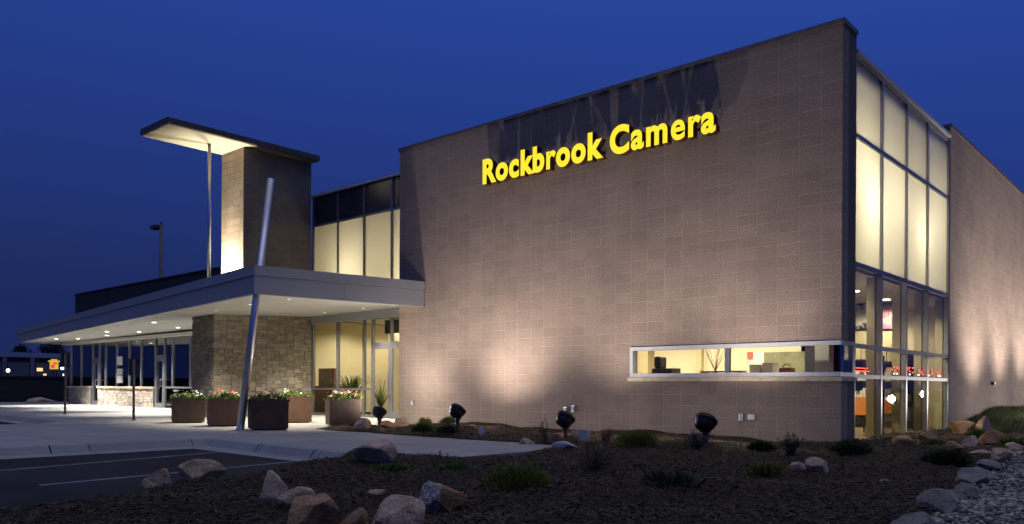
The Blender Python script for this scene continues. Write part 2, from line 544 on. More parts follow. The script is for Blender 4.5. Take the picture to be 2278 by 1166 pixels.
def build_terrain():
    xs = np.unique(np.concatenate([np.arange(-12, 6, 0.09), np.arange(6, 14, 0.4), np.arange(14, 90, 4.0)]))
    ys = np.unique(np.concatenate([np.arange(-60, -20, 4.0), np.arange(-20, -14, 0.35), np.arange(-14, 2, 0.09), np.arange(2, 18, 0.25), np.arange(18, 90, 4.0)]))
    X, Y = np.meshgrid(xs, ys)
    Z = ground_z(X, Y)
    V = np.stack([X.ravel(), Y.ravel(), Z.ravel()], 1)
    nx, ny = len(xs), len(ys)
    I, J = np.meshgrid(np.arange(nx - 1), np.arange(ny - 1))
    a = (J * nx + I).ravel()
    F = np.stack([a, a + 1, a + nx + 1, a + nx], 1)
    C = V[F].mean(1)
    keep = V[F][:, :, 2].max(1) > -0.27
    inside = (C[:, 0] < -0.32) & (C[:, 1] > 0.25)
    keep &= ~inside
    grass = (C[:, 1] > 5.7 + 0.15 * np.sin(3 * C[:, 0])) | (C[:, 0] > 9)
    gravel = (C[:, 0] > gravel_x(C[:, 1])) & ~grass & (C[:, 1] < 4.2)
    for nm, sel, m in (('mulch_bed', ~gravel & ~grass, M['mulch']), ('gravel_bed', gravel, M['gravelbed']), ('grass_slope', grass, M['turf'])):
        Fs = F[keep & sel]
        u, inv = np.unique(Fs, return_inverse=True)
        o = rawmesh(nm, V[u], inv.reshape(-1, 4), m)
        o.data.polygons.foreach_set('use_smooth', [True] * len(o.data.polygons))
        tag(o, kind='structure')
build_terrain()

# asphalt sheet to the horizon
tag(MB().quad((-600, -600, -0.15), (600, -600, -0.15), (600, 600, -0.15), (-600, 600, -0.15)).build('parking_lot', M['asphalt']), kind='structure')
# concrete plaza and walk
PL = [(-9.35, -40), (-9.35, -6.85), (-3.0, -7.05), (-3.0, 0.1), (-11.6, 0.1), (-11.6, 9.0), (-46, 9.0), (-46, -5.7), (-27, -5.6), (-19.0, -6.1), (-17.6, -7.0), (-17.2, -40)]
tag(MB().prism(PL, -0.35, 0.0).build('plaza_paving', M['concrete']), kind='structure')
# rolled kerb with gutter pan along the inner corner of the parking bay, and along the far driveway
def kerb(name, path, side):
    mb = MB()
    prof = [(0.0, 0.004), (0.06, -0.012), (0.16, -0.132), (0.50, -0.146), (0.50, -0.30), (0.0, -0.30)]
    rows = []
    for i, p in enumerate(path):
        p = Vector(p)
        ds = []
        if i > 0: ds.append((p - Vector(path[i - 1])).normalized())
        if i < len(path) - 1: ds.append((Vector(path[i + 1]) - p).normalized())
        ns = [Vector((d.y, -d.x)) * side for d in ds]
        nrm = sum(ns, Vector((0, 0)))
        nrm = nrm / max(0.2, nrm.length_squared) * len(ns) if len(ns) > 1 else ns[0]
        if len(ns) > 1:
            nrm = (ns[0] + ns[1]) / (1 + ns[0].dot(ns[1]))
        rows.append([(p.x + nrm.x * a, p.y + nrm.y * a, z) for a, z in prof])
    for i in range(len(rows) - 1):
        for k in range(len(prof) - 1):
            mb.quad(rows[i][k], rows[i + 1][k], rows[i + 1][k + 1], rows[i][k + 1])
    return tag(mb.build(name, M['concrete']), kind='structure')
def dense(path, step=2.9):
    out = [path[0]]
    for a, b in zip(path, path[1:]):
        out.append(b)
    return out
kerb('kerb', dense([(-9.35, -40), (-9.35, -6.85), (-3.0, -7.05)]), 1)
kerb('driveway_kerb', [(-46, -5.7), (-27, -5.6), (-19.0, -6.1), (-17.6, -7.0), (-17.2, -40)], 1)
# contraction joints across the kerb
for (jx, jy, ang) in ((-9.35, -9.6, 0), (-9.35, -12.6, 0), (-7.3, -6.915, 1), (-5.6, -6.97, 1), (-4.3, -7.01, 1)):
    mb = MB()
    if ang == 0:
        mb.quad((jx - 0.02, jy - 0.012, 0.007), (jx + 0.06, jy - 0.012, -0.008), (jx + 0.06, jy + 0.012, -0.008), (jx - 0.02, jy + 0.012, 0.007))
        mb.quad((jx + 0.06, jy - 0.012, -0.008), (jx + 0.163, jy - 0.012, -0.128), (jx + 0.163, jy + 0.012, -0.128), (jx + 0.06, jy + 0.012, -0.008))
    else:
        mb.quad((jx - 0.012, jy - 0.06, -0.008), (jx + 0.012, jy - 0.06, -0.008), (jx + 0.012, jy + 0.02, 0.007), (jx - 0.012, jy + 0.02, 0.007))
        mb.quad((jx - 0.012, jy - 0.163, -0.128), (jx + 0.012, jy - 0.163, -0.128), (jx + 0.012, jy - 0.06, -0.008), (jx - 0.012, jy - 0.06, -0.008))
    tag(mb.build('kerb_joint', M['dark']), kind='structure')
# painted stall lines
for a, b in (((-7.83, -7.45), (-6.55, -13.0)), ((-5.42, -7.55), (-4.95, -11.15)), ((-18.5, -9.0), (-20.3, -16.0))):
    a, b = Vector(a), Vector(b)
    nrm = Vector((-(b - a).y, (b - a).x)).normalized() * 0.05
    tag(MB().quad((a.x - nrm.x, a.y - nrm.y, -0.146), (b.x - nrm.x, b.y - nrm.y, -0.146), (b.x + nrm.x, b.y + nrm.y, -0.146), (a.x + nrm.x, a.y + nrm.y, -0.146)).build('parking_line', M['stripe']), kind='structure')

# ------------------------------------------------------------------ the shop building
B = thing('shop_building', 'brown block shop building at dusk with glazed corner, tower and long canopy', 'building')

# --- front wall with its corner window opening
w = MB()
w.box(-11.88, -4.40, 0, 0.30, -0.4, 7.42)
w.box(-4.40, -0.0, 0, 0.30, -0.4, 1.13)
w.box(-4.40, -0.0, 0, 0.30, 1.85, 7.42)
fw = w.build('front_wall', M['block'], B)
c = MB()
c.box(-11.92, 0.035, -0.035, 0.70, 7.42, 7.50)
c.build('coping', M['coping'], fw)
# corner pilaster return
pl = MB().box(-0.30, 0.0, 0.30, 0.69, -0.4, 1.13).box(-0.30, 0.0, 0.30, 0.69, 1.85, 7.42)
pl.build('corner_pilaster', plain('dark_block', (0.10, 0.085, 0.078), 0.9, 0, 0.2, 20, 0.4), B)
# cast stone sill under the strip window, wrapping the corner
sl = MB().box(-4.43, 0.03, -0.05, 0.30, 1.13, 1.205).box(-0.28, 0.03, 0.30, 0.69, 1.13, 1.205)
sill_o = sl

def frame_rect(mb, x0, x1, z0, z1, y, d, t):
    mb.box(x0, x1, y, y + d, z1 - t, z1)
    mb.box(x0, x1, y, y + d, z0, z0 + t)
    mb.box(x0, x0 + t, y, y + d, z0 + t, z1 - t)
# strip window
win = MB()
frame_rect(win, -4.38, 0.0, 1.215, 1.845, -0.03, 0.12, 0.075)
wo = win.build('strip_window', M['white_metal'], B)
sill_o.build('sill', M['sill'], wo)
MB().box(-2.22, -2.13, 0.0, 0.09, 1.29, 1.77).build('mullion', M['alum_dark'], wo)
MB().box(-0.10, 0.0, 0.09, 0.69, 1.775, 1.845).box(-0.10, 0.0, 0.09, 0.69, 1.215, 1.285).box(-0.09, -0.01, 0.60, 0.69, 1.285, 1.775).build('corner_frame', M['alum_dark'], wo)
MB().quad((-4.305, 0.04, 1.29), (-2.22, 0.04, 1.29), (-2.22, 0.04, 1.77), (-4.305, 0.04, 1.77)).build('pane', M['glass'], wo)
MB().quad((-2.13, 0.04, 1.29), (-0.05, 0.04, 1.29), (-0.05, 0.04, 1.77), (-2.13, 0.04, 1.77)).build('pane', M['glass'], wo)
MB().quad((-0.045, 0.04, 1.285), (-0.045, 0.60, 1.285), (-0.045, 0.60, 1.775), (-0.045, 0.04, 1.775)).build('pane', M['glass_dark'], wo)

# --- long side wall
sw = MB().box(-0.30, 0.0, 7.30, 48.0, -0.4, 7.36).build('side_wall', M['block_side'], B)
MB().box(-0.38, 0.035, 7.27, 48.0, 7.36, 7.45).build('coping', M['coping'], sw)
MB().box(0.0, 0.09, 11.9, 12.02, 1.13, 1.22).build('wall_fitting', M['black'], sw)

# --- corner curtain wall
cw = thing('curtain_wall', None, None); cw.parent = B
YM = [0.70, 2.264, 3.897, 5.491, 7.29]
ZR = [-0.05, 1.205, 1.76, 3.28, 5.64, 7.10]
fr = MB()
for i, y in enumerate(YM):
    ww = 0.035
    y0 = y if i == 0 else y - ww
    y1 = y if i == 4 else y + ww
    if i == 0: y1 = y + 0.05
    if i == 4: y0 = y - 0.05
    fr.box(-0.12, -0.015, y0, y1, -0.05, 7.10)
fr.build('mullions', M['alum'], cw)
for z, t in ((-0.05, 0.10), (1.225, 0.075), (1.79, 0.075), (3.28, 0.09), (5.64, 0.075), (7.06, 0.07)):
    for i in range(4):
        y0 = YM[i] + 0.05 if i == 0 else YM[i] + 0.035
        y1 = YM[i + 1] - 0.05 if i == 3 else YM[i + 1] - 0.035
        MB().box(-0.115, -0.02, y0, y1, z - t / 2 if z > 0 else z, z + t / 2 if z > 0 else z + t).build('rail', M['alum_dark'], cw)
MB().box(-0.30, 0.04, 0.70, 7.265, 7.105, 7.17).build('top_cap', M['white_metal'], cw)
ZP = [(0.05, 1.1875), (1.2625, 1.7525), (1.8275, 3.235), (3.325, 5.6025), (5.6775, 7.025)]
for k, (z0, z1) in enumerate(ZP):
    for i in range(4):
        y0 = YM[i] + (0.05 if i == 0 else 0.035); y1 = YM[i + 1] - (0.05 if i == 3 else 0.035)
        MB().quad((-0.06, y0, z0), (-0.06, y1, z0), (-0.06, y1, z1), (-0.06, y0, z1)).build('frosted_pane' if k >= 3 else 'pane', M['frost'] if k >= 3 else M['glass'], cw)
fin = MB()
for y in YM[1:]:
    fin.box(-0.295, -0.135, y - 0.06, y + 0.03, -0.05, 6.71)
fin.build('fins', M['cream_dark'], cw)

# --- light cavity behind the frosted panes
MB().box(-1.55, -1.50, 0.70, 7.29, 3.26, 6.72).box(-1.5, -0.13, 0.64, 0.69, 3.26, 6.72).box(-1.5, -0.31, 7.31, 7.36, 3.26, 6.72).box(-1.5, -0.135, 0.70, 7.29, 3.20, 3.26).build('light_well', M['white_paint'], B)
MB().box(-1.55, -0.13, 0.70, 7.29, 6.72, 6.78).box(-1.55, -1.50, 0.70, 7.29, 6.78, 7.05).build('light_well_lid', M['dark'], B)
def well_lamp(x, y, z, power):
    g = MB().lathe([(0.001, -0.07), (0.05, -0.05), (0.07, 0), (0.05, 0.05), (0.001, 0.07)], 16, Matrix.Translation((x, y, z))).build('lamp_globe', M['white_glow'], B)
    g.visible_shadow = True
    lamp('POINT', 'globe_light', (x, y, z), power, (1.0, 0.88, 0.64), g, size=0.16)
well_lamp(-0.85, 1.95, 4.6, 88)
well_lamp(-0.80, 5.35, 4.5, 74)
well_lamp(-1.0, 3.6, 4.9, 56)
well_lamp(-1.0, 6.6, 5.0, 42)
well_lamp(-1.05, 1.1, 5.2, 34)

# --- roof decks and inner shell
MB().box(-11.6, -0.31, 0.31, 48.0, 7.06, 7.20).build('roof_deck', M['roof'], B)
MB().box(-11.88, -11.58, 0.31, 48.0, -0.4, 7.42).build('end_wall', M['block_side'], B)
for q in ((-11.55, -2.45, 4.2, 4.3), (-2.45, -0.32, 9.0, 9.1), (-11.57, -11.50, 0.31, 9.0)):
    MB().box(*q, 0.0, 3.19).build('interior_wall', M['cream'], B)
MB().box(-0.34, -0.31, 7.37, 9.0, 0.0, 3.19).build('interior_lining', M['cream_dark'], B)
MB().box(-11.5, -0.135, 0.31, 9.1, -0.06, 0.0).build('showroom_floor', M['floor'], B)
MB().box(-11.5, -0.135, 0.70, 9.1, 3.191, 3.198).box(-11.5, -0.32, 0.31, 0.70, 3.191, 3.198).build('showroom_ceiling', M['white_paint'], B)

# --- entrance storefront, plane y = 1.8
X0, X1 = -18.54, -11.89
st = thing('storefront', None, None); st.parent = B
XM = [-18.54, -17.13, -15.73, -15.28, -14.37, -13.46, -11.93]
f = MB()
for x in XM:
    f.box(x - 0.03, x + 0.035, 1.76, 1.87, 0.0, 3.13)
f.box(X0 + 0.035, -15.31, 1.765, 1.865, 0.87, 0.93)
f.box(-13.42, -11.97, 1.765, 1.865, 0.87, 0.93)
f.box(X0 + 0.035, -15.31, 1.765, 1.865, 0.0, 0.09)
f.box(-15.245, -13.49, 1.765, 1.865, 2.27, 2.38)
f.build('frame', M['alum_dark'], st)
hb = MB().box(-18.55, -11.89, 1.70, 1.90, 3.13, 3.42)
hb.build('header_beam', M['fascia'], st)
gl = MB()
for a, b_ in zip(XM, XM[1:]):
    gl.quad((a + 0.035, 1.81, 0.0), (b_ - 0.03, 1.81, 0.0), (b_ - 0.03, 1.81, 3.13), (a + 0.035, 1.81, 3.13))
gl.build('glazing', M['glass'], st)
for dx in (-15.245, -14.335):
    d = MB()
    d.box(dx, dx + 0.08, 1.75, 1.80, 0.02, 2.26); d.box(dx + 0.79, dx + 0.87, 1.75, 1.80, 0.02, 2.26)
    d.box(dx + 0.08, dx + 0.79, 1.75, 1.80, 2.17, 2.26); d.box(dx + 0.08, dx + 0.79, 1.75, 1.80, 0.02, 0.22)
    do = d.build('entrance_door', M['alum_dark'], st)
    hx = dx + (0.83 if dx < -15 else 0.05)
    MB().tube([(hx, 1.69, 0.75), (hx, 1.69, 1.35)], 0.018, 8).tube([(hx, 1.69, 0.8), (hx, 1.75, 0.8)], 0.012, 6).tube([(hx, 1.69, 1.3), (hx, 1.75, 1.3)], 0.012, 6).build('handle', M['steel'], st)

# --- clerestory above the canopy
cl = thing('clerestory', None, None); cl.parent = B
XC = [-18.54, -17.13, -15.73, -14.33, -12.95, -11.92]
f = MB()
for x in XC:
    f.box(x - 0.03, x + 0.035, 1.76, 1.87, 3.8, 7.48)
f.box(-18.54, -11.9, 1.77, 1.86, 6.46, 6.53)
f.build('frame', M['alum_dark'], cl)
MB().box(-18.6, -11.9, 1.70, 2.0, 7.48, 7.56).build('coping', M['white_metal'], cl)
for a, b_ in zip(XC, XC[1:]):
    MB().quad((a + 0.035, 1.81, 3.8), (b_ - 0.03, 1.81, 3.8), (b_ - 0.03, 1.81, 6.46), (a + 0.035, 1.81, 6.46)).build('frosted_pane', M['frost'], cl)
    MB().quad((a + 0.035, 1.80, 6.53), (b_ - 0.03, 1.80, 6.53), (b_ - 0.03, 1.80, 7.48), (a + 0.035, 1.80, 7.48)).build('upper_pane', M['spandrel'], cl)
MB().box(-18.6, -11.9, 3.3, 3.36, 3.7, 6.5).box(-18.62, -18.56, 1.9, 3.3, 3.7, 6.5).box(-18.6, -11.9, 1.88, 3.3, 3.66, 3.7).build('light_well', M['cream'], B)
MB().box(-18.6, -11.9, 1.88, 3.36, 6.50, 6.54).box(-18.6, -11.9, 2.8, 2.86, 6.54, 7.48).build('light_well_lid', M['dark'], B)
well_lamp(-12.6, 2.75, 4.3, 260)
well_lamp(-16.6, 2.9, 4.9, 80)
MB().box(-18.6, -11.9, 2.87, 30.0, 7.0, 7.1).build('roof_deck', M['roof'], B)

# --- lobby behind the entrance
lb = MB()
lb.box(-19.9, -11.9, 7.5, 7.6, 0.0, 3.40)
lb.box(-19.93, -19.85, 1.9, 7.5, 0.0, 3.40)
lb.box(-11.96, -11.9, 1.9, 7.5, 0.0, 3.40)
lb.box(-19.85, -18.6, 1.84, 1.9, 0.0, 3.4)
lb.box(-17.9, -17.6, 4.6, 7.5, 0.0, 3.40)
lb.build('lobby_wall', M['cream'], B)
MB().box(-19.9, -11.9, 1.91, 7.5, -0.05, 0.0).build('lobby_floor', M['floor'], B)
MB().box(-19.9, -11.9, 1.91, 7.6, 3.43, 3.50).build('lobby_ceiling', M['white_paint'], B)
for (x, y) in ((-17.4, 2.9), (-15.8, 2.9), (-14.2, 2.9), (-13, 2.9), (-17.4, 5.2), (-14.6, 5.2), (-18.6, 3.9), (-18.6, 5.9)):
    l = MB().lathe([(0.001, 0), (0.11, 0), (0.11, 0.02)], 16, Matrix.Translation((x, y, 3.405))).build('ceiling_light', M['in_light'], B)
    lamp('SPOT', 'ceiling_spot', (x, y, 3.39), 230, (1.0, 0.86, 0.56), l, (x, y, 0), 0.08, 150, 0.6)

# --- stone pier and tower
def stone_face(mb, cols, org, du, dv, nrm, wid, hei, seed):
    r = random.Random(seed)
    rects = []
    def split(u0, v0, u1, v1):
        a, b = u1 - u0, v1 - v0
        if b > 0.25 or (b > 0.14 and r.random() < 0.6 and a < 5 * b):
            if a > 0.55 and r.random() < 0.6:
                s = u0 + a * r.uniform(0.35, 0.65); split(u0, v0, s, v1); split(s, v0, u1, v1); return
            s = v0 + b * r.uniform(0.38, 0.62); split(u0, v0, u1, s); split(u0, s, u1, v1); return
        if a > 0.48 or (a > 3.0 * b and a > 0.2):
            s = u0 + a * r.uniform(0.35, 0.65); split(u0, v0, s, v1); split(s, v0, u1, v1); return
        rects.append((u0, v0, u1, v1))
    split(0, 0, wid, hei)
    O, U, Vv, N = map(Vector, (org, du, dv, nrm))
    g = 0.006
    for (u0, v0, u1, v1) in rects:
        d = r.uniform(0.006, 0.032)
        j = [r.uniform(-0.004, 0.004) for _ in range(8)]
        low = [(u0 + g, v0 + g), (u1 - g, v0 + g), (u1 - g, v1 - g), (u0 + g, v1 - g)]
        P0 = [O + U * a + Vv * b for a, b in low]
        P1 = [O + U * (a + j[2 * i]) + Vv * (b + j[2 * i + 1]) + N * (d + r.uniform(-0.006, 0.006)) for i, (a, b) in enumerate(low)]
        mb.cur = r.choice(range(1, 1 + cols))
        mb.quad(*P1)
        for i in range(4):
            k = (i + 1) % 4
            mb.quad(P0[i], P0[k], P1[k], P1[i])
    mb.cur = 0
STONES = [plain('stone_mortar', (0.085, 0.075, 0.062), 0.95)] + [plain('ledge_stone', c_, 0.9, 0, 0.22, 14, 0.5) for c_ in
          ((0.235, 0.205, 0.155), (0.185, 0.168, 0.138), (0.265, 0.232, 0.178), (0.205, 0.162, 0.125), (0.225, 0.21, 0.185), (0.165, 0.145, 0.118))]
STONES_PALE = [STONES[0]] + [plain('pale_ledge_stone', c_, 0.9, 0, 0.22, 14, 0.5) for c_ in ((0.46, 0.40, 0.33), (0.36, 0.32, 0.28), (0.52, 0.46, 0.38), (0.40, 0.32, 0.25), (0.44, 0.41, 0.37), (0.31, 0.27, 0.23))]
ps = MB().box(-19.93, -18.57, -1.83, 1.80, -0.2, 3.45)
stone_face(ps, 6, (-18.57, -1.83, 0.0), (0, 1, 0), (0, 0, 1), (1, 0, 0), 3.58, 3.43, 3)
stone_face(ps, 6, (-19.93, -1.83, 0.0), (1, 0, 0), (0, 0, 1), (0, -1, 0), 1.36, 3.43, 4)
ps.build('stone_pier', STONES, B)

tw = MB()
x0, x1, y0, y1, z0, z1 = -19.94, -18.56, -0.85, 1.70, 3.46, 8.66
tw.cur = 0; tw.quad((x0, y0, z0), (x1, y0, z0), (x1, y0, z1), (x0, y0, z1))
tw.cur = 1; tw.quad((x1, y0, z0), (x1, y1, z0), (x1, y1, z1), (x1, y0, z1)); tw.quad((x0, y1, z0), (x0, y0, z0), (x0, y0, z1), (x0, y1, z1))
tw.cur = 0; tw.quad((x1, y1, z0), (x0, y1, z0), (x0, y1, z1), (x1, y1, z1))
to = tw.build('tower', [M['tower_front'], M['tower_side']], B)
MB().box(-19.99, -18.16, -3.52, 1.77, 8.68, 8.87).build('tower_roof', M['bronze'], to, bevel=0.01)
MB().box(-19.95, -18.20, -3.48, 1.73, 8.662, 8.678).build('tower_soffit', plain('cream_soffit', (0.29, 0.265, 0.205), 0.8, 0, 0.06, 1.5), to)
MB().tube([(-19.13, -1.71, 3.75), (-19.13, -1.71, 8.66)], 0.055, 14).build('roof_post', M['steel'], to, smooth=True)
for x in (-19.72, -18.98):
    u = MB().box(x - 0.09, x + 0.09, -1.32, -1.14, 3.79, 3.93).build('tower_uplight', M['black'], to)
    MB().quad((x - 0.07, -1.30, 3.934), (x + 0.07, -1.30, 3.934), (x + 0.07, -1.16, 3.934), (x - 0.07, -1.16, 3.934)).build('uplight_lens', M['floodlens'], to)
    lamp('SPOT', 'tower_spot', (x, -1.14, 3.95), 2200, (1.0, 0.90, 0.68), u, (x, -0.80, 6.4), 0.06, 80, 1.0)
lamp('SPOT', 'tower_spot', (-19.3, -1.9, 3.95), 110, (1.0, 0.88, 0.64), to, (-19.25, -2.2, 8.7), 0.1, 60, 1.0)  # extra spot with no fixture, added to light the roof underside

# --- canopy
A, Bp, Cc, Dd = (-10.85, -0.02), (-11.70, -4.50), (-41.0, -0.55), (-41.0, 2.1)
cp = thing('canopy', None, None); cp.parent = B
def inset(p, q, d):
    v = Vector((q[0] - p[0], q[1] - p[1])).normalized()
    return v, Vector((v.y, -v.x)) * d
fa = MB()
def fascia_run(p, q, ext0=0.0, ext1=0.0):
    # p->q with the outside on the right-hand side
    v, nn = inset(p, q, 1.0)
    P, Q = Vector(p), Vector(q)
    def seg(o0, o1, za, zb):
        a = P + nn * o1; b_ = Q + nn * o1; c_ = Q + nn * o0; d_ = P + nn * o0
        fa.prism([tuple(a), tuple(b_), tuple(c_), tuple(d_)], za, zb)
    seg(-0.10, 0.0, 3.11, 3.53)
    seg(-0.10, 0.035, 3.545, 3.77)
    seg(-0.10, -0.02, 3.53, 3.545)
fascia_run(Bp, A)
fascia_run(Cc, Bp)
fascia_run(Dd, Cc)
fa.build('fascia', M['fascia'], cp)
for (p, q, ts) in ((Bp, A, (0.50,)), (Cc, Bp, (0.1, 0.2, 0.3, 0.4, 0.5, 0.6, 0.7, 0.8, 0.9))):
    v, nn = inset(p, q, 1.0)
    for t in ts:
        m = Vector(p).lerp(Vector(q), t)
        a = m + nn * 0.0; b_ = m + nn * 0.003
        MB().prism([tuple(b_ - v * 0.006), tuple(b_ + v * 0.006), tuple(a + v * 0.006), tuple(a - v * 0.006)], 3.115, 3.525).build('panel_seam', M['alum_dark'], cp)
soff = [(-10.95, -0.03), (-11.79, -4.40), (-40.9, -0.45), (-40.9, 2.05), (-20.0, 2.05), (-18.6, 1.75), (-11.90, 1.75), (-11.90, -0.03)]
zsl = [3.16, 3.13, 3.13, 3.22, 3.27, 3.40, 3.40, 3.17]
sf = MB()
# soffit rises gently toward the building
def sz(x, y):
    fx = -4.40 + (x + 11.79) * (-0.1357)
    return 3.125 + max(0, y - fx) * 0.050
sf.prism(soff, [sz(*p) for p in soff], [sz(*p) + 0.03 for p in soff])
sf.build('soffit', M['soffit'], cp)
MB().prism([(-10.97, -0.03), (-11.76, -4.38), (-40.88, -0.42), (-40.88, 2.0), (-11.9, 1.69), (-11.9, -0.03)], 3.60, 3.72).build('canopy_roof', M['roof'], cp)
# shallow beam step under the soffit of the left wing
MB().prism([(-41.0, 1.55), (-20.0, 1.55), (-20.0, 1.95), (-41.0, 1.95)], 3.09, 3.22).build('soffit_step', M['soffit'], cp)
dl = [(-36.5, -0.25), (-29.4, -0.75), (-22.9, -1.75), (-17.0, -2.6), (-14.6, -2.9), (-12.74, -2.9),
      (-36.2, 0.6), (-32.8, 0.6), (-29.5, 0.6), (-26.0, 0.6), (-23.2, 0.6), (-16.6, 0.9), (-14.6, 0.9), (-12.9, 0.8)]
for k, (x, y) in enumerate(dl):
    z = sz(x, y)
    near = x > -20
    ra = 0.045 if near else 0.085
    d = MB().lathe([(0.001, -0.003), (ra, -0.003), (ra + 0.004, 0.0)], 18, Matrix.Translation((x, y, z))).build('downlight', M['near_lens'] if near else M['downlight'], cp)
    MB().lathe([(ra + 0.006, -0.002), (ra + 0.03, -0.003), (ra + 0.035, 0.0)], 18, Matrix.Translation((x, y, z))).build('trim_ring', M['white_metal'], cp)
    lamp('SPOT', 'downlight_spot', (x, y, z - 0.03), 820 if near else 1500, (1.0, 0.90, 0.72) if near else (1.0, 0.94, 0.84), d, (x, y, 0), 0.06, 104, 0.65)
# leaning steel mast through the canopy corner
b0 = Vector((-11.41, -5.0, -0.02)); s0 = Vector((-11.90, -4.31, 3.13))
top = b0 + (s0 - b0) * (6.03 / 3.15)
MB().tube([b0, top], 0.085, 18).build('mast', M['steel'], cp, smooth=True)
MB().lathe([(0.001, 0.02), (0.11, 0.02), (0.115, 0.0)], 18, Matrix.Translation((b0.x, b0.y, 0.0))).build('mast_base', M['steel'], cp)

# --- left wing under the canopy, storefront plane y = 2.0
lw = thing('wing_storefront', None, None); lw.parent = B
XL = [-40.9, -39.5, -38.0, -37.15, -36.4, -35.1, -33.7, -32.4, -30.96, -30.06, -29.3, -27.7, -26.0, -24.3, -22.6, -20.9, -19.95]
f = MB()
for x in XL:
    f.box(x - 0.04, x + 0.04, 1.95, 2.06, 0.0 if x in (-38.0, -37.15, -30.96, -30.06) else 0.88, 3.20)
f.box(-40.9, -19.95, 1.95, 2.06, 3.14, 3.22)
doors = ((-38.0, -37.15), (-30.96, -30.06))
for a, b_ in doors:
    f.box(a + 0.04, b_ - 0.04, 1.955, 2.055, 2.20, 2.34)
f.box(-30.02, -19.95, 1.955, 2.055, 0.86, 0.94)
f.build('frame', M['alum'], lw)
g = MB(); 
for a, b_ in zip(XL, XL[1:]):
    dr = (a, b_) in doors
    g.quad((a + 0.04, 2.0, 0.1 if dr or a > -30.1 else 0.94), (b_ - 0.04, 2.0, 0.1 if dr or a > -30.1 else 0.94), (b_ - 0.04, 2.0, 3.14), (a + 0.04, 2.0, 3.14))
g.build('glazing', M['glass_dark'], lw)
for a, b_ in ((-40.95, -38.04), (-37.11, -31.0)):
    bk = MB().box(a, b_, 1.90, 2.05, -0.1, 0.84)
    stone_face(bk, 6, (a, 1.90, 0.0), (1, 0, 0), (0, 0, 1), (0, -1, 0), b_ - a, 0.84, int(-a))
    bk.build('bulkhead', STONES_PALE, lw)
    MB().box(a - 0.03, b_ + 0.02, 1.82, 2.05, 0.84, 0.93).build('bulkhead_cap', M['sill'], lw)
for a, b_ in doors:
    d = MB()
    d.box(a + 0.05, a + 0.14, 1.93, 1.99, 0.02, 2.19); d.box(b_ - 0.14, b_ - 0.05, 1.93, 1.99, 0.02, 2.19)
    d.box(a + 0.14, b_ - 0.14, 1.93, 1.99, 2.07, 2.19); d.box(a + 0.14, b_ - 0.14, 1.93, 1.99, 0.02, 0.2)
    d.build('shop_door', M['alum'], lw)
    hx = b_ - 0.18
    MB().tube([(hx, 1.93, 0.95), (hx, 1.86, 0.95), (hx, 1.86, 1.25), (hx, 1.93, 1.25)], 0.02, 8).tube([(hx + .02, 1.86, 1.25), (hx + 0.32, 1.87, 1.25)], 0.02, 8).build('handle', M['steel'], lw)
for (x, z, h) in ((-34.75, 1.95, 0.42), (-34.75, 1.50, 0.28), (-34.75, 1.10, 0.36)):
    MB().box(x - 0.30, x + 0.30, 1.975, 1.985, z, z + h).build('window_poster', M['paper'], lw)
MB().box(-41.0, -19.95, 5.5, 5.6, -0.1, 3.3).box(-41.0, -40.9, 2.1, 5.5, -0.1, 3.3).box(-20.0, -19.95, 2.1, 5.5, -0.1, 3.3).build('wing_back_wall', M['navy'], B)
MB().box(-41.0, -19.95, 2.1, 5.5, 3.3, 3.35).build('wing_ceiling', M['navy'], B)
# high dark parapet over the wing
MB().box(-40.7, -20.1, 2.1, 2.4, 3.36, 5.76).box(-40.7, -40.4, 2.4, 20, 3.36, 5.76).build('wing_parapet', M['parapet'], B)
MB().box(-40.74, -20.0, 2.06, 2.44, 5.76, 5.81).build('wing_coping', M['parapet'], B)
MB().box(-40.4, -20.1, 2.41, 20, 5.2, 5.3).build('roof_deck', M['roof'], B)

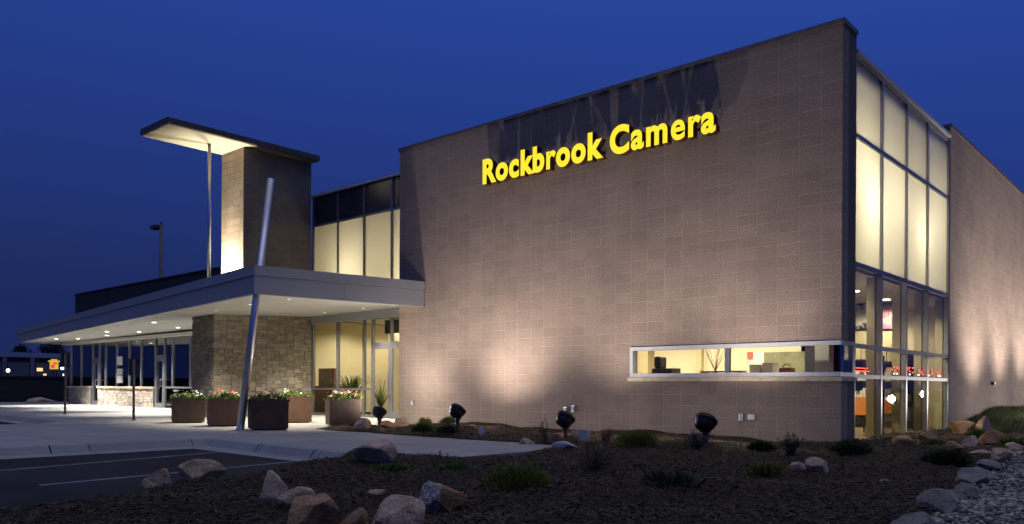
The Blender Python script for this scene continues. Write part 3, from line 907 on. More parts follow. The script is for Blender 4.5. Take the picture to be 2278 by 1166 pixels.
# ------------------------------------------------------------------ channel letter sign
def shop_sign():
    root = thing('shop_sign', 'glowing yellow channel letter sign high on the brown block wall', 'sign', (-8.43, 0, 5.90))
    txt = 'Rockbrook Camera'
    def text_curve(s, ext=0.0, off=0.0, bev=0.0):
        cu = bpy.data.curves.new('t', 'FONT'); cu.body = s; cu.size = 1.0
        cu.extrude = ext; cu.offset = off; cu.bevel_depth = bev
        return cu
    def mesh_of(cu):
        ob = bpy.data.objects.new('t', cu); COL.objects.link(ob)
        bpy.context.view_layer.update()
        dg = bpy.context.evaluated_depsgraph_get()
        me = bpy.data.meshes.new_from_object(ob.evaluated_get(dg))
        bpy.data.objects.remove(ob); bpy.data.curves.remove(cu)
        return me
    def bounds(me):
        a = np.empty(len(me.vertices) * 3); me.vertices.foreach_get('co', a); a = a.reshape(-1, 3)
        return a[:, 0].min(), a[:, 0].max(), a[:, 1].min(), a[:, 1].max()
    OFFS = {'e': 0.016}
    OFF = 0.026
    infos = []
    for i, ch in enumerate(txt):
        if ch == ' ': continue
        me = mesh_of(text_curve(txt[:i + 1], 0, 0)); r_ = bounds(me)[1]; bpy.data.meshes.remove(me)
        me = mesh_of(text_curve(ch, 0, 0)); bb = bounds(me); bpy.data.meshes.remove(me)
        infos.append((ch, r_ - bb[1], i))
    me = mesh_of(text_curve('R', 0, OFF)); capb = bounds(me); bpy.data.meshes.remove(me)
    me = mesh_of(text_curve('R', 0, 0)); capb0 = bounds(me); bpy.data.meshes.remove(me)
    first = infos[0][1] + capb[0]
    me = mesh_of(text_curve('a', 0, OFF)); ab = bounds(me); bpy.data.meshes.remove(me)
    last = infos[-1][1] + ab[1]
    sx = 6.18 / (last - first + 0.012 * (len(infos) - 1)); syy = 0.57 / (capb[3] - capb[2])
    y_base = capb[2]
    for k, (ch, x, i) in enumerate(infos):
        def area(m_): return sum(p.area for p in m_.polygons)
        m0 = mesh_of(text_curve(ch, 0, 0)); a0 = area(m0); bpy.data.meshes.remove(m0)
        m1 = mesh_of(text_curve(ch, 0, 0.004)); per = (area(m1) - a0) / 0.004; bpy.data.meshes.remove(m1)
        best = 0.004
        cap_ = 0.034 if ch in 'ram' else 0.05
        for o_ in (0.046, 0.043, 0.040, 0.037, 0.034, 0.031, 0.028, 0.025, 0.022, 0.019, 0.016, 0.013, 0.010, 0.007):
            if o_ > cap_: continue
            m1 = mesh_of(text_curve(ch, 0, o_)); a1 = area(m1); bpy.data.meshes.remove(m1)
            if abs(a1 - (a0 + per * o_)) < 0.22 * per * o_:
                best = o_; break
        print('LETTER', ch, best)
        me = mesh_of(text_curve(ch, 0.5, best))
        a = np.empty(len(me.vertices) * 3); me.vertices.foreach_get('co', a); a = a.reshape(-1, 3)
        gc = (a[:, 0].min() + a[:, 0].max()) / 2
        X = (gc + (a[:, 0] - gc) * 0.91 + x - first + 0.012 * k) * sx
        Z = (a[:, 1] - y_base) * syy
        Y = np.where(a[:, 2] > 0, -0.34, -0.17)
        me.vertices.foreach_set('co', np.stack([X, Y, Z], 1).ravel())
        me.materials.clear(); me.materials.append(M['sign_yellow']); me.materials.append(M['sign_side'])
        me.update()
        for p in me.polygons:
            cs = [Y[v] for v in p.vertices]
            front = max(cs) < -0.3
            p.material_index = 0 if front else 1
            p.use_smooth = False
        me.name = 'letter'
        o = bpy.data.objects.new('letter', me); COL.objects.link(o); o.parent = root
        b2 = (X.min() + X.max()) / 2
        MB().box(b2 - 0.03, b2 + 0.03, -0.17, 0.0, 0.15, 0.2).build('standoff', M['black'], o)
shop_sign()

# ------------------------------------------------------------------ floodlights
def make_flood(label, x, y, group, power=260, target=None, spot=112, side=False, rz=0.0):
    z = gz(x, y)
    root = thing('floodlight', label, 'floodlight', (x, y, z), rz, group)
    root.scale = (0.92, 0.92, 0.92)
    MB().tube([(0, 0, -0.12), (0, 0, 0.18)], 0.05, 14).lathe([(0.001, 0.21), (0.06, 0.20), (0.065, 0.17), (0.065, 0.15)], 14).build('stem', M['black_paint'], root, smooth=True)
    MB().box(-0.10, -0.075, -0.03, 0.03, 0.20, 0.40).box(0.075, 0.10, -0.03, 0.03, 0.20, 0.40).box(-0.10, 0.10, -0.03, 0.03, 0.185, 0.21).build('yoke', M['black_paint'], root)
    tilt = Matrix.Translation((0, -0.02, 0.36)) @ Matrix.Rotation(math.radians(-38), 4, 'X') @ Matrix.Scale(1.18, 4, (1, 0, 0))
    hd = MB().lathe([(0.001, -0.16), (0.07, -0.155), (0.13, -0.12), (0.165, -0.05), (0.178, 0.03), (0.19, 0.035), (0.19, 0.075), (0.172, 0.075), (0.165, 0.05)], 28, tilt).build('head', M['black_paint'], root, smooth=True)
    MB().lathe([(0.001, 0.05), (0.165, 0.05)], 28, tilt).build('lens', M['floodlens'], hd)
    # half visor over the lens on the street side
    vz = MB()
    for k in range(9):
        t0 = PI * (1.0 + k / 9.0); t1 = PI * (1.0 + (k + 1) / 9.0)
        r = 0.186
        p0, p1 = (r * math.cos(t0), r * math.sin(t0)), (r * math.cos(t1), r * math.sin(t1))
        h0 = 0.075 + 0.035 * math.sin(PI * k / 9.0); h1 = 0.075 + 0.035 * math.sin(PI * (k + 1) / 9.0)
        vz.quad(*(tilt @ Vector(v) for v in ((p0[0], p0[1], 0.07), (p1[0], p1[1], 0.07), (p1[0], p1[1], h1), (p0[0], p0[1], h0))))
    vz.build('visor', M['black_paint'], hd)
    lamp('POINT', 'flood_spill', tilt @ Vector((0, 0, 0.16)), power * (0.24 if x < -10 else 0.045), (1.0, 0.90, 0.80), hd, size=0.10)
    lp = tilt @ Vector((0, 0, 0.09))
    lamp('SPOT', 'flood_spot', lp, power * 0.62, (1.0, 0.87, 0.76), hd, target, 0.10, spot, 1.0)
    return root
gF = 'floodlights along the front wall'
make_flood('black ground floodlight by the entrance doors, leftmost of the four', -10.6, -1.7, gF, 640, (-0.2, 1.9, 3.1))
make_flood('black ground floodlight just left of the brightest patch on the wall', -7.70, -1.85, gF, 1250, (0, 1.9, 2.9), 112)
make_flood('black ground floodlight among rocks below the pair of wall outlets', -4.60, -1.95, gF, 900, (0, 1.9, 4.8))
make_flood('black ground floodlight below the strip window behind twiggy shrub', -1.55, -2.0, gF, 950, (-0.1, 1.9, 4.8))
gS = 'floodlights along the side wall'
for k, (y, p) in enumerate(((9.75, 260), (13.0, 260), (16.3, 270), (19.6, 290), (22.9, 300), (26.2, 300))):
    make_flood('black ground floodlight on the grass slope washing the side wall', 2.0, y, gS, p * 7.5, (0, 2.2, 4.8), 112, True, PI / 2)

# electrical boxes on the front wall
def outlet(label, x, z, w_, h_):
    r_ = thing('outlet_box', label, 'outlet', (x, 0, z))
    MB().box(-w_ / 2, w_ / 2, -0.06, 0.0, -h_ / 2, h_ / 2).build('cover', M['alum'], r_, bevel=0.008)
    MB().box(-w_ / 2 + 0.02, w_ / 2 - 0.02, -0.075, -0.062, -h_ / 2 + 0.025, h_ / 2 - 0.02).build('lid', M['white_plastic'], r_)
outlet('small grey outlet box low on the wall next to the entrance', -11.27, 0.56, 0.09, 0.14)
outlet('grey outlet box on the wall right above the second floodlight from right', -6.08, 0.49, 0.10, 0.13)
outlet('white outlet box on the wall, right one of the pair near the bright patch', -5.86, 0.52, 0.08, 0.15)
outlet('narrow grey outlet box under the strip window, left one of two', -1.86, 0.44, 0.09, 0.15)
outlet('wide pale outlet box under the strip window, right one of two', -1.64, 0.45, 0.15, 0.13)

# ------------------------------------------------------------------ planters with flowers
def planter(label, x, y, rz, w_=0.80, h_=0.68, seed=1, red=True, wht=26):
    r_ = random.Random(seed)
    root = thing('flower_planter', label, 'planter', (x, y, 0), rz, 'rusted steel planters by the entrance')
    t, b_ = w_ / 2, w_ / 2 - 0.008
    bx = MB()
    T = [(-t, -t), (t, -t), (t, t), (-t, t)]; Bq = [(-b_, -b_), (b_, -b_), (b_, b_), (-b_, b_)]
    for i in range(4):
        k = (i + 1) % 4
        bx.quad((*Bq[i], 0.03), (*Bq[k], 0.03), (*T[k], h_), (*T[i], h_))
        s = (t - 0.035) / t
        bx.quad((*T[i], h_), (*T[k], h_), (T[k][0] * s, T[k][1] * s, h_), (T[i][0] * s, T[i][1] * s, h_))
        bx.quad((T[i][0] * s, T[i][1] * s, h_), (T[k][0] * s, T[k][1] * s, h_), (T[k][0] * s, T[k][1] * s, h_ - 0.1), (T[i][0] * s, T[i][1] * s, h_ - 0.1))
    bx.build('box', M['corten_light'] if seed in (2, 4) else M['corten'], root)  # lit copy on two planters, shaded copy on the rest
    MB().box(-b_ + 0.05, b_ - 0.05, -b_ + 0.05, b_ - 0.05, 0, 0.03).build('foot', M['black'], root)
    MB().quad((-t + .036, -t + .036, h_ - .06), (t - .036, -t + .036, h_ - .06), (t - .036, t - .036, h_ - .06), (-t + .036, t - .036, h_ - .06)).build('soil', M['soil'], root)
    lf = MB()
    for _ in range(620):
        px, py = r_.uniform(-t, t), r_.uniform(-t, t)
        pz = h_ - 0.05 + r_.uniform(0, 0.19) * (1.1 - 0.5 * (abs(px) + abs(py)) / t)
        if abs(px) > t - 0.03 or abs(py) > t - 0.03: pz = h_ + r_.uniform(-0.05, 0.05); px *= 1.04; py *= 1.04
        a = Vector((r_.uniform(-1, 1), r_.uniform(-1, 1), r_.uniform(-0.2, 0.9))).normalized()
        s_ = a.cross(Vector((r_.uniform(-1, 1), r_.uniform(-1, 1), 0.3))).normalized()
        L, Wd = r_.uniform(0.04, 0.085), r_.uniform(0.015, 0.03)
        p = Vector((px, py, pz))
        lf.quad(p, p + a * L * .5 + s_ * Wd, p + a * L, p + a * L * .5 - s_ * Wd)
    lf.build('foliage', M['leaf'], root)
    def blooms(name, mat, n, size, hi):
        fb = MB()
        for _ in range(n):
            px, py = r_.uniform(-t, t) * .95, r_.uniform(-t, t) * .95
            pz = h_ + r_.uniform(0.03, hi)
            p = Vector((px, py, pz)); R3 = size * r_.uniform(.7, 1.2)
            nv = Vector((r_.uniform(-.6, .6), r_.uniform(-.9, .3), 1)).normalized()
            e1 = nv.cross(Vector((1, 0, 0))).normalized(); e2 = nv.cross(e1)
            for q in range(5):
                t0 = q * 2 * PI / 5 + r_.random() * .2
                d0 = e1 * math.cos(t0) + e2 * math.sin(t0); d1 = e1 * math.cos(t0 + .55) + e2 * math.sin(t0 + .55); dm = e1 * math.cos(t0 - .55) + e2 * math.sin(t0 - .55)
                fb.quad(p, p + dm * R3 * .7 + nv * R3 * .25, p + d0 * R3 + nv * R3 * .3, p + d1 * R3 * .7 + nv * R3 * .25)
        fb.build(name, mat, root)
    blooms('white_blooms', M['fl_white'], wht, 0.045, 0.19)
    if red:
        blooms('red_blooms', M['fl_red'], 12, 0.06, 0.22)
        blooms('yellow_blooms', M['fl_yellow'], 6, 0.05, 0.2)
planter('dark rusted planter of white flowers in front of the glass doors wing, leftmost', -15.75, -4.05, -0.40, 0.80, 0.66, 1, False, 40)
planter('brown steel planter with red and yellow flowers left of the leaning mast', -13.45, -4.25, -0.44, 0.80, 0.68, 2)
planter('nearest rusted planter of white flowers just right of the leaning mast', -11.22, -4.42, -0.42, 0.80, 0.68, 3, True, 44)
planter('rusted planter with mostly green foliage behind the nearest one, by the stone wall', -14.0, -1.95, -0.36, 0.84, 0.72, 4, False, 8)
planter('brown planter with red and white flowers in front of the entrance glass', -11.72, -1.98, -0.48, 0.78, 0.68, 5, True, 36)

# ------------------------------------------------------------------ street furniture
def sign_post(label, x, y, h_, ph, rz):
    root = thing('sign_post', label, 'sign post', (x, y, 0), rz, 'parking sign posts at the kerb')
    MB().tube([(0, 0, 0), (0, 0, h_)], 0.035, 10).build('post', M['bronze'], root, smooth=True)
    MB().lathe([(0.001, 0.04), (0.055, 0.04), (0.07, 0.0)], 12).build('base_collar', M['bronze'], root)
    MB().box(-0.15, 0.15, 0.036, 0.045, h_ - ph, h_ + 0.02).build('sign_plate', M['navy'], root, bevel=0.003)
sign_post('slim post with dark sign plate at the far end of the canopy', -24.05, -4.2, 2.06, 0.48, 1.05)
sign_post('slim post with narrow dark sign plate near the leftmost planter', -18.05, -4.5, 1.72, 0.46, 0.95)

root = thing('parking_lamp', 'tall dark parking lot lamp post rising behind the canopy roof', 'street lamp', (-54.4, 13.0, -0.15))
MB().tube([(0, 0, 0), (0, 0, 13.1)], [0.16, 0.11], 12).build('pole', M['bronze'], root, smooth=True)
MB().box(-0.05, 0.05, -0.05, 0.05, 12.85, 13.3).box(-0.30, -0.05, -0.04, 0.04, 12.98, 13.06).build('arm', M['bronze'], root)
MB().box(-1.28, -0.30, -0.28, 0.28, 12.88, 13.16).build('lamp_head', M['bronze'], root, bevel=0.03)

# ------------------------------------------------------------------ across the street
root = thing('roadside_building', 'long low building across the street with blue lit fascia', 'building', (-104, 12, 0))
MB().box(-8, 3.6, -14, 13, -0.2, 4.2).build('wall', plain('night_wall', (0.02, 0.022, 0.03), 0.9), root)
MB().box(-8.3, 3.9, -14.3, 13.3, 4.2, 4.75).build('fascia_band', emit('blue_fascia', (0.05, 0.09, 0.32), 0.22), root)
wm = emit('dim_window', (0.02, 0.03, 0.09), 0.2); wl = emit('warm_window', (1.0, 0.55, 0.25), 1.6); pm = emit('blue_pillar', (0.05, 0.08, 0.3), 0.10)
for k in range(9):
    y = -13 + k * 2.9
    MB().box(3.6, 3.64, y, y + 2.2, 0.9, 3.6).build('window', wm, root)
    MB().box(3.6, 3.75, y + 2.3, y + 2.75, 0.0, 4.2).build('pillar', pm, root)
for (y, z, s_) in ((7.4, 2.6, 0.38), (8.1, 2.1, 0.2), (4.6, 1.7, 0.25), (10.2, 2.1, 0.22), (7.6, 1.3, 0.22)):
    MB().box(3.65, 3.72, y, y + s_ * 1.6, z, z + s_).build('lit_window', wl if s_ != 0.22 else M['white_glow'], root)
ye = emit('sign_glow_yellow', (1.0, 0.62, 0.08), 0.75); rd = emit('sign_glow_red', (0.9, 0.10, 0.05), 0.9)
root = thing('restaurant_sign', 'small glowing yellow and red sign on pole across the street', 'sign', (-97.2, 20.2, -0.35), -0.34)
root.scale = (0.8, 0.8, 0.8)
MB().tube([(0, 0, -0.1), (0, 0, 4.0)], 0.12, 8).build('pole', M['bronze'], root)
MB().prism([(-0.12, -0.55), (0.12, -0.55), (0.12, 0.55), (-0.12, 0.55)], 3.95, 5.0).build('cabinet', ye, root)
MB().prism([(-0.12, -0.75), (0.12, -0.75), (0.12, 0.75), (-0.12, 0.75)], 5.02, 5.2).prism([(-0.12, -0.4), (0.12, -0.4), (0.12, 0.4), (-0.12, 0.4)], 5.2, 5.4).build('cap', ye, root)
MB().box(0.121, 0.14, -0.42, 0.10, 4.1, 4.6).box(0.121, 0.14, -0.12, 0.36, 4.62, 4.92).build('emblem', rd, root)
root = thing('kerbside_sign', 'thin glowing sign seen edge on beside the left sign post', 'sign', (-95.0, 21.9, -0.95), 1.2)
MB().tube([(0, 0, -0.1), (0, 0, 3.4)], 0.1, 8).build('pole', M['bronze'], root)
MB().box(-0.1, 0.1, -0.3, 0.3, 3.4, 5.1).build('cabinet', emit('sign_glow_orange', (1.0, 0.5, 0.15), 0.8), root)
def yard_lamp(label, x, y, z, c_):
    r_ = thing('yard_lamp', label, 'street lamp', (x, y, -0.15))
    MB().tube([(0, 0, 0), (0, 0, z)], 0.06, 8).build('pole', M['bronze'], r_)
    MB().lathe([(0.001, z - 0.2), (0.14, z - 0.14), (0.17, z), (0.12, z + 0.14), (0.001, z + 0.2)], 12).build('globe', emit('globe_glow', c_, 5.0), r_, smooth=True)
yard_lamp('small white globe lamp at the left picture edge above the dark wall', -86, 12.2, 2.55, (1.0, 0.85, 0.7))
yard_lamp('small pale globe lamp just left of the far sign post', -86, 20.55, 2.5, (1.0, 0.75, 0.6))
yard_lamp('small bluish lamp between the lit windows across the street', -86, 17.2, 2.9, (0.6, 0.75, 1.0))

def fence():
    root = thing('boundary_wall', 'long low dark screen wall at the far edge of the plaza', 'wall', (-49, 0, -0.15))
    MB().box(-0.15, 0.15, -22, 20, 0, 1.55).build('panel', M['parapet'], root)
    MB().box(-0.22, 0.22, -22.1, 20.1, 1.55, 1.65).build('cap', M['navy'], root)
fence()

def tree(label, x, y, h_, rad, seed):
    r_ = random.Random(seed)
    root = thing('tree', label, 'tree', (x, y, -0.15), 0, 'trees across the street')
    tk = MB().tube([(0, 0, 0), (0.1, 0.05, h_ * .45), (0.15, -.05, h_ * .9)], [0.28, 0.18, 0.05], 8)
    for k in range(7):
        a = r_.uniform(0, 2 * PI); z = h_ * r_.uniform(.35, .75)
        tk.tube([(0.1, 0, z), (math.cos(a) * rad * .7, math.sin(a) * rad * .7, z + h_ * .14)], [0.08, 0.02], 5)
    tk.build('trunk', M['bark'], root)
    cs = []
    for k in range(16):
        a = r_.uniform(0, 2 * PI); t = r_.uniform(0.25, 1)
        rr = rad * (1 - 0.75 * max(0, (t - .5) * 2)) * r_.uniform(0.3, 1)
        cs.append((Vector((math.cos(a) * rr, math.sin(a) * rr, h_ * t)), r_.uniform(0.3, .55) * rad))
    cm = MB()
    for c_, R_ in cs:
        for _ in range(150):
            d = Vector((r_.gauss(0, 1), r_.gauss(0, 1), r_.gauss(0, .8)))
            d = d.normalized() * R_ * r_.uniform(.4, 1.05)
            p = c_ + d
            if p.z < h_ * .15: continue
            a = Vector((r_.gauss(0, 1), r_.gauss(0, 1), r_.gauss(0, 1))).normalized(); b_ = a.cross(Vector((r_.gauss(0, 1), r_.gauss(0, 1), 1))).normalized()
            s_ = r_.uniform(.1, .22)
            cm.quad(p - a * s_, p - b_ * s_ * .6, p + a * s_, p + b_ * s_ * .6)
    cm.build('crown', M['tree_leaf'], root)
tree('dark tree above the low building, leftmost of the row', -122, 24.5, 7.4, 2.0, 1)
tree('broad dark tree above the low building, middle of the row', -122, 28.6, 6.6, 2.8, 2)
tree('rounded dark tree above the low building, nearest the canopy tip', -120, 32.0, 6.4, 2.2, 3)

# ------------------------------------------------------------------ things inside, seen through the glass
def potted(label, x, y, z, pot, h_, seed, mat, n=70, droop=0.5):
    r_ = random.Random(seed)
    root = thing('potted_plant', label, 'plant', (x, y, z), 0)
    MB().lathe([(0.001, 0), (pot * .75, 0), (pot, pot * 1.6), (pot * .9, pot * 1.6), (pot * .85, pot * 1.4), (0.001, pot * 1.4)], 16).build('pot', M['black'], root, smooth=True)
    fm = MB()
    for _ in range(n):
        a = r_.uniform(0, 2 * PI); L = h_ * r_.uniform(.6, 1.1); sp = r_.uniform(.1, .6)
        d = Vector((math.cos(a), math.sin(a), 0)); sd = Vector((-d.y, d.x, 0)) * 0.026
        pr = Vector((0, 0, pot * 1.4))
        prev = pr
        for k in range(1, 6):
            t = k / 5
            q = pr + d * L * sp * t + Vector((0, 0, L * (t - droop * t * t)))
            wd = 1 - t * .8
            fm.quad(prev - sd * wd, prev + sd * wd, q + sd * wd * .8, q - sd * wd * .8); prev = q
    fm.build('leaves', mat, root)
def cabinet():
    root = thing('display_cabinet', 'dark brown wooden display cabinet in the lobby behind the glass', 'cabinet', (-18.7, 2.45, 0))
    MB().box(-0.55, 0.60, -0.25, 0.25, 0, 0.95).build('base', M['wood'], root, bevel=0.01)
    MB().box(-0.62, 0.67, -0.30, 0.28, 0.95, 1.0).build('top', M['wood'], root)
    MB().box(-0.45, 0.45, 0.0, 0.22, 1.0, 1.62).build('hutch', M['wood'], root)
    MB().box(-0.40, -0.03, -0.02, 0.0, 1.05, 1.55).box(0.03, 0.40, -0.02, 0.0, 1.05, 1.55).build('doors', M['bronze'], root)
cabinet()
potted('bushy drooping palm in black pot behind the entrance glass', -17.35, 2.5, 0.0, 0.22, 2.3, 5, M['leaf'], 170, 0.58)
potted('slender green plant in black pot behind the entrance doors', -16.1, 2.8, 0.0, 0.16, 1.25, 6, M['leaf'], 46, 0.25)
potted('low dark fern at the foot of the entrance glass behind planters', -17.7, 2.35, 0.0, 0.13, 0.5, 8, M['leaf'], 60, 0.6)
root = thing('ceiling_screen', 'black flat screen hung from the lobby ceiling above the doors', 'screen', (-15.2, 2.55, 2.94))
MB().box(-0.38, 0.38, -0.03, 0.03, -0.22, 0.22).build('panel', M['black'], root, bevel=0.01)
MB().tube([(0, 0.0, 0.22), (0, 0.0, 0.48)], 0.025, 8).build('bracket', M['black'], root)
root = thing('reception_desk', 'long dark reception desk inside behind the entrance doors', 'desk', (-13.9, 4.2, 0))
MB().box(-1.4, 1.6, -0.3, 0.3, 0, 0.82).build('body', M['wood'], root)
MB().box(-1.45, 1.65, -0.36, 0.36, 0.82, 0.88).build('top', M['black'], root)

# showroom seen through the strip window
root = thing('display_counter', 'white display counter right behind the strip window', 'counter', (-2.7, 1.1, 0))
MB().box(-1.9, 2.0, -0.45, 0.45, 0, 1.24).build('body', M['cream'], root)
MB().box(-1.95, 2.05, -0.50, 0.50, 1.24, 1.28).build('top', M['white_paint'], root)
root = thing('photo_printer', 'black photo printer with upright screen at left end of strip window', 'printer', (-4.2, 1.0, 1.28))
MB().box(-0.16, 0.34, -0.2, 0.2, 0, 0.14).build('body', M['black'], root, bevel=0.02)
MB().box(-0.14, 0.02, -0.15, 0.15, 0.14, 0.40).build('screen', M['black'], root, bevel=0.04)
MB().box(-0.20, -0.14, -0.15, 0.15, 0.0, 0.06).build('tray', M['black'], root)
root = thing('twig_vase', 'bare twigs standing in a low vase behind the strip window', 'vase', (-3.2, 1.5, 1.28))
MB().lathe([(0.001, 0), (0.05, 0), (0.07, 0.05), (0.05, 0.09), (0.04, 0.09), (0.001, 0.07)], 14).build('vase', M['wood'], root, smooth=True)
tm = MB(); rr = random.Random(3)
for _ in range(11):
    a = rr.uniform(0, 2 * PI); s_ = rr.uniform(.1, .4)
    tm.tube([(0, 0, .06), (math.cos(a) * s_ * .4, math.sin(a) * s_ * .2, .32), (math.cos(a) * s_ + rr.uniform(-.06, .06), math.sin(a) * s_ * .4, .66)], [0.007, 0.005, 0.003], 5)
tm.build('twigs', M['wood'], root)
root = thing('red_tabletop_shelf', 'reddish brown low shelf in the middle of the strip window', 'shelf', (-2.85, 1.15, 1.28))
MB().box(-0.45, 0.48, -0.15, 0.15, 0.045, 0.075).build('board', M['wood'], root)
MB().box(-0.42, -0.38, -0.12, 0.12, 0, 0.045).box(0.41, 0.45, -0.12, 0.12, 0, 0.045).build('feet', M['wood'], root)
for lab, x, w_, h_ in (('white carton on the counter right of the window mullion', -2.0, 0.24, 0.17), ('pale grey carton on the counter, right of the white one', -1.74, 0.22, 0.20)):
    root = thing('carton', lab, 'box', (x, 1.0, 1.28), 0, 'cartons on the display counter')
    MB().box(-w_ / 2, w_ / 2, -0.14, 0.14, 0, h_).build('body', M['white_paint'], root, bevel=0.006)
    MB().box(-w_ / 2 - 0.004, w_ / 2 + 0.004, -0.144, 0.144, h_, h_ + 0.02).build('lid', M['cream'], root)
root = thing('camera_bag', 'brown leather bag on the counter near the dark doorway', 'bag', (-1.42, 1.05, 1.28))
MB().box(-0.14, 0.14, -0.1, 0.1, 0, 0.13).build('body', M['wood'], root, bevel=0.04)
MB().tube([(-0.09, 0, .12), (-.05, 0, .19), (.05, 0, .19), (.09, 0, .12)], 0.012, 6).build('handle', M['wood'], root)
root = thing('exit_sign', 'small red lit sign on the wall seen through the strip window', 'sign', (-3.62, 4.17, 1.80))
MB().box(-0.065, 0.065, -0.11, -0.08, -0.08, 0.08).build('cabinet', M['exit'], root)
MB().box(-0.07, 0.07, -0.11, -0.08, 0.08, 0.095).build('mount', M['white_paint'], root)
MB().box(-0.66, -0.40, 0.50, 0.74, 0.0, 3.19).build('interior_column', M['white_paint'], B)
MB().box(-2.08, -1.55, 3.6, 3.7, 0.0, 3.19).build('dark_partition', M['navy'], B)
MB().box(-3.28, -1.95, 4.10, 4.19, 0.0, 1.86).build('alcove_back', plain('grey_green_paint', (0.20, 0.20, 0.13), 0.8), B)
MB().box(-3.66, -3.28, 4.10, 4.19, 0.0, 1.86).build('alcove_side', M['white_paint'], B)
MB().box(-5.06, -4.92, 4.05, 4.19, 0.0, 3.19).box(-6.62, -6.40, 3.9, 4.19, 0.0, 3.19).build('wall_rib', M['cream_dark'], B)
for (x, y, p) in ((-9.5, 2.2, 60), (-6.5, 2.2, 90), (-4.4, 2.4, 75), (-3.0, 2.4, 75), (-1.3, 2.0, 50), (-1.2, 4.2, 55), (-1.2, 6.4, 55), (-2.0, 8.0, 45)):
    l = MB().lathe([(0.001, 0), (0.10, 0), (0.10, 0.02)], 16, Matrix.Translation((x, y, 3.168))).build('ceiling_light', M['in_light'], B)
    lamp('SPOT', 'ceiling_spot', (x, y, 3.15), p * 6.0, (1.0, 0.87, 0.63), l, (x, y, 0), 0.08, 155, 0.6)

# behind the corner glazing
def picture(name, label, x, y, z, w_, h_, mat):
    root = thing(name, label, 'picture', (x, y, z))
    MB().box(-w_ / 2, w_ / 2, 0, 0.03, -h_ / 2, h_ / 2).build('frame', M['black'], root)
    MB().box(-w_ / 2 + .02, w_ / 2 - .02, -0.006, -0.001, -h_ / 2 + .02, h_ / 2 - .02).build('print', mat, root)
def splotch(name, stops, sc):
    t = NT(name); f_ = t.noise(t.pos(), sc, 3); t.base(t.ramp(f_, stops)); t.set(.6); return t.m
MB().box(-2.40, -0.62, 7.5, 7.58, 0.0, 1.9).build('dark_partition', M['black'], B)
MB().box(-2.40, -0.95, 7.0, 7.08, 1.75, 3.19).build('picture_wall', M['cream_dark'], B)
picture('framed_print', 'black and white print hanging in the first panel of the corner glazing', -2.02, 6.96, 2.85, 0.44, 0.66, splotch('mono_print', [(0.4, (.02, .02, .02)), (.48, (.5, .48, .4)), (.62, (.7, .68, .6))], 3))
picture('framed_print', 'pink and lilac flower print in the second panel of the corner glazing', -1.34, 6.96, 2.82, 0.40, 0.66, splotch('pink_print', [(0.35, (.16, .05, .16)), (.5, (.36, .15, .26)), (.62, (.42, .28, .16))], 7))
def display_rack(label, x, y, seed, panel):
    r_ = random.Random(seed)
    root = thing('display_rack', label, 'display rack', (x, y, 0), r_.uniform(-.2, .2))
    fm = MB()
    for px in (-.35, .35):
        for py in (-.2, .2):
            fm.box(px - .015, px + .015, py - .015, py + .015, 0, 1.7)
    for z in (.25, .7, 1.15, 1.6):
        fm.box(-.35, .35, -.2, .2, z, z + .02)
    fm.build('rack', M['black'], root)
    for z in (.27, .72, 1.17, 1.62):
        it = MB(); it.cur = 0
        xx = -.33
        while xx < .25:
            w_ = r_.uniform(.06, .16)
            it.box(xx, xx + w_ * .9, -.15, .1, z, z + r_.uniform(.1, .32)); xx += w_
        it.build('goods', r_.choice([M['black'], M['wood'], M['orange'], M['alum_dark'], M['cream_dark'], M['white_paint']]), root)
    MB().box(-.08, .26, -.235, -.215, .44, .82).build('panel', panel, root)
display_rack('dark display rack with orange board behind the first lower pane', -0.78, 3.5, 1, M['orange'])
display_rack('dark display rack with orange board behind the second lower pane', -0.85, 5.0, 2, M['orange'])
display_rack('dark grey display rack behind the third lower pane', -1.0, 6.5, 3, M['alum_dark'])
# glowing shapes added behind the glass to imitate red tail light reflections
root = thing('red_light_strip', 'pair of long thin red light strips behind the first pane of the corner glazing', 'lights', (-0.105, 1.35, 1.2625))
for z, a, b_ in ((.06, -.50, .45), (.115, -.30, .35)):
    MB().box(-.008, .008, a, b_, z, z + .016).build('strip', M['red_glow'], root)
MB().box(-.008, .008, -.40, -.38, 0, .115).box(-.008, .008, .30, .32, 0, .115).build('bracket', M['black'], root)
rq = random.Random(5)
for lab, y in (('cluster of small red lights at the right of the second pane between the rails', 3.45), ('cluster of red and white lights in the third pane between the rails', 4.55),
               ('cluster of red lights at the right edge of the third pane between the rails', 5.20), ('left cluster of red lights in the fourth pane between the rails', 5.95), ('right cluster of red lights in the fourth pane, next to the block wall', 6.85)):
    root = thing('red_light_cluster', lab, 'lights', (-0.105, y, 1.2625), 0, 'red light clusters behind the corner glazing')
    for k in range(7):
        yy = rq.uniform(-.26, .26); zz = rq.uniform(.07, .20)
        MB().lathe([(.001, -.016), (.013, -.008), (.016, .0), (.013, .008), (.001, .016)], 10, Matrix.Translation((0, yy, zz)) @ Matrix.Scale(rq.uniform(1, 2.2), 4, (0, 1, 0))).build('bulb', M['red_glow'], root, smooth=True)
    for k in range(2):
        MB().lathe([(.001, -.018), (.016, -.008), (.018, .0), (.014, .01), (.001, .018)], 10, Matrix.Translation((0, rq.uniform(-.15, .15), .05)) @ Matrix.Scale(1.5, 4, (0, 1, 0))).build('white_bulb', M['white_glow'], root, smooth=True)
    MB().box(-.006, .006, -.28, .28, 0.0, .012).box(-.004, .004, -.2, -.19, .012, .2).box(-.004, .004, .1, .11, .012, .2).build('holder', M['black'], root)

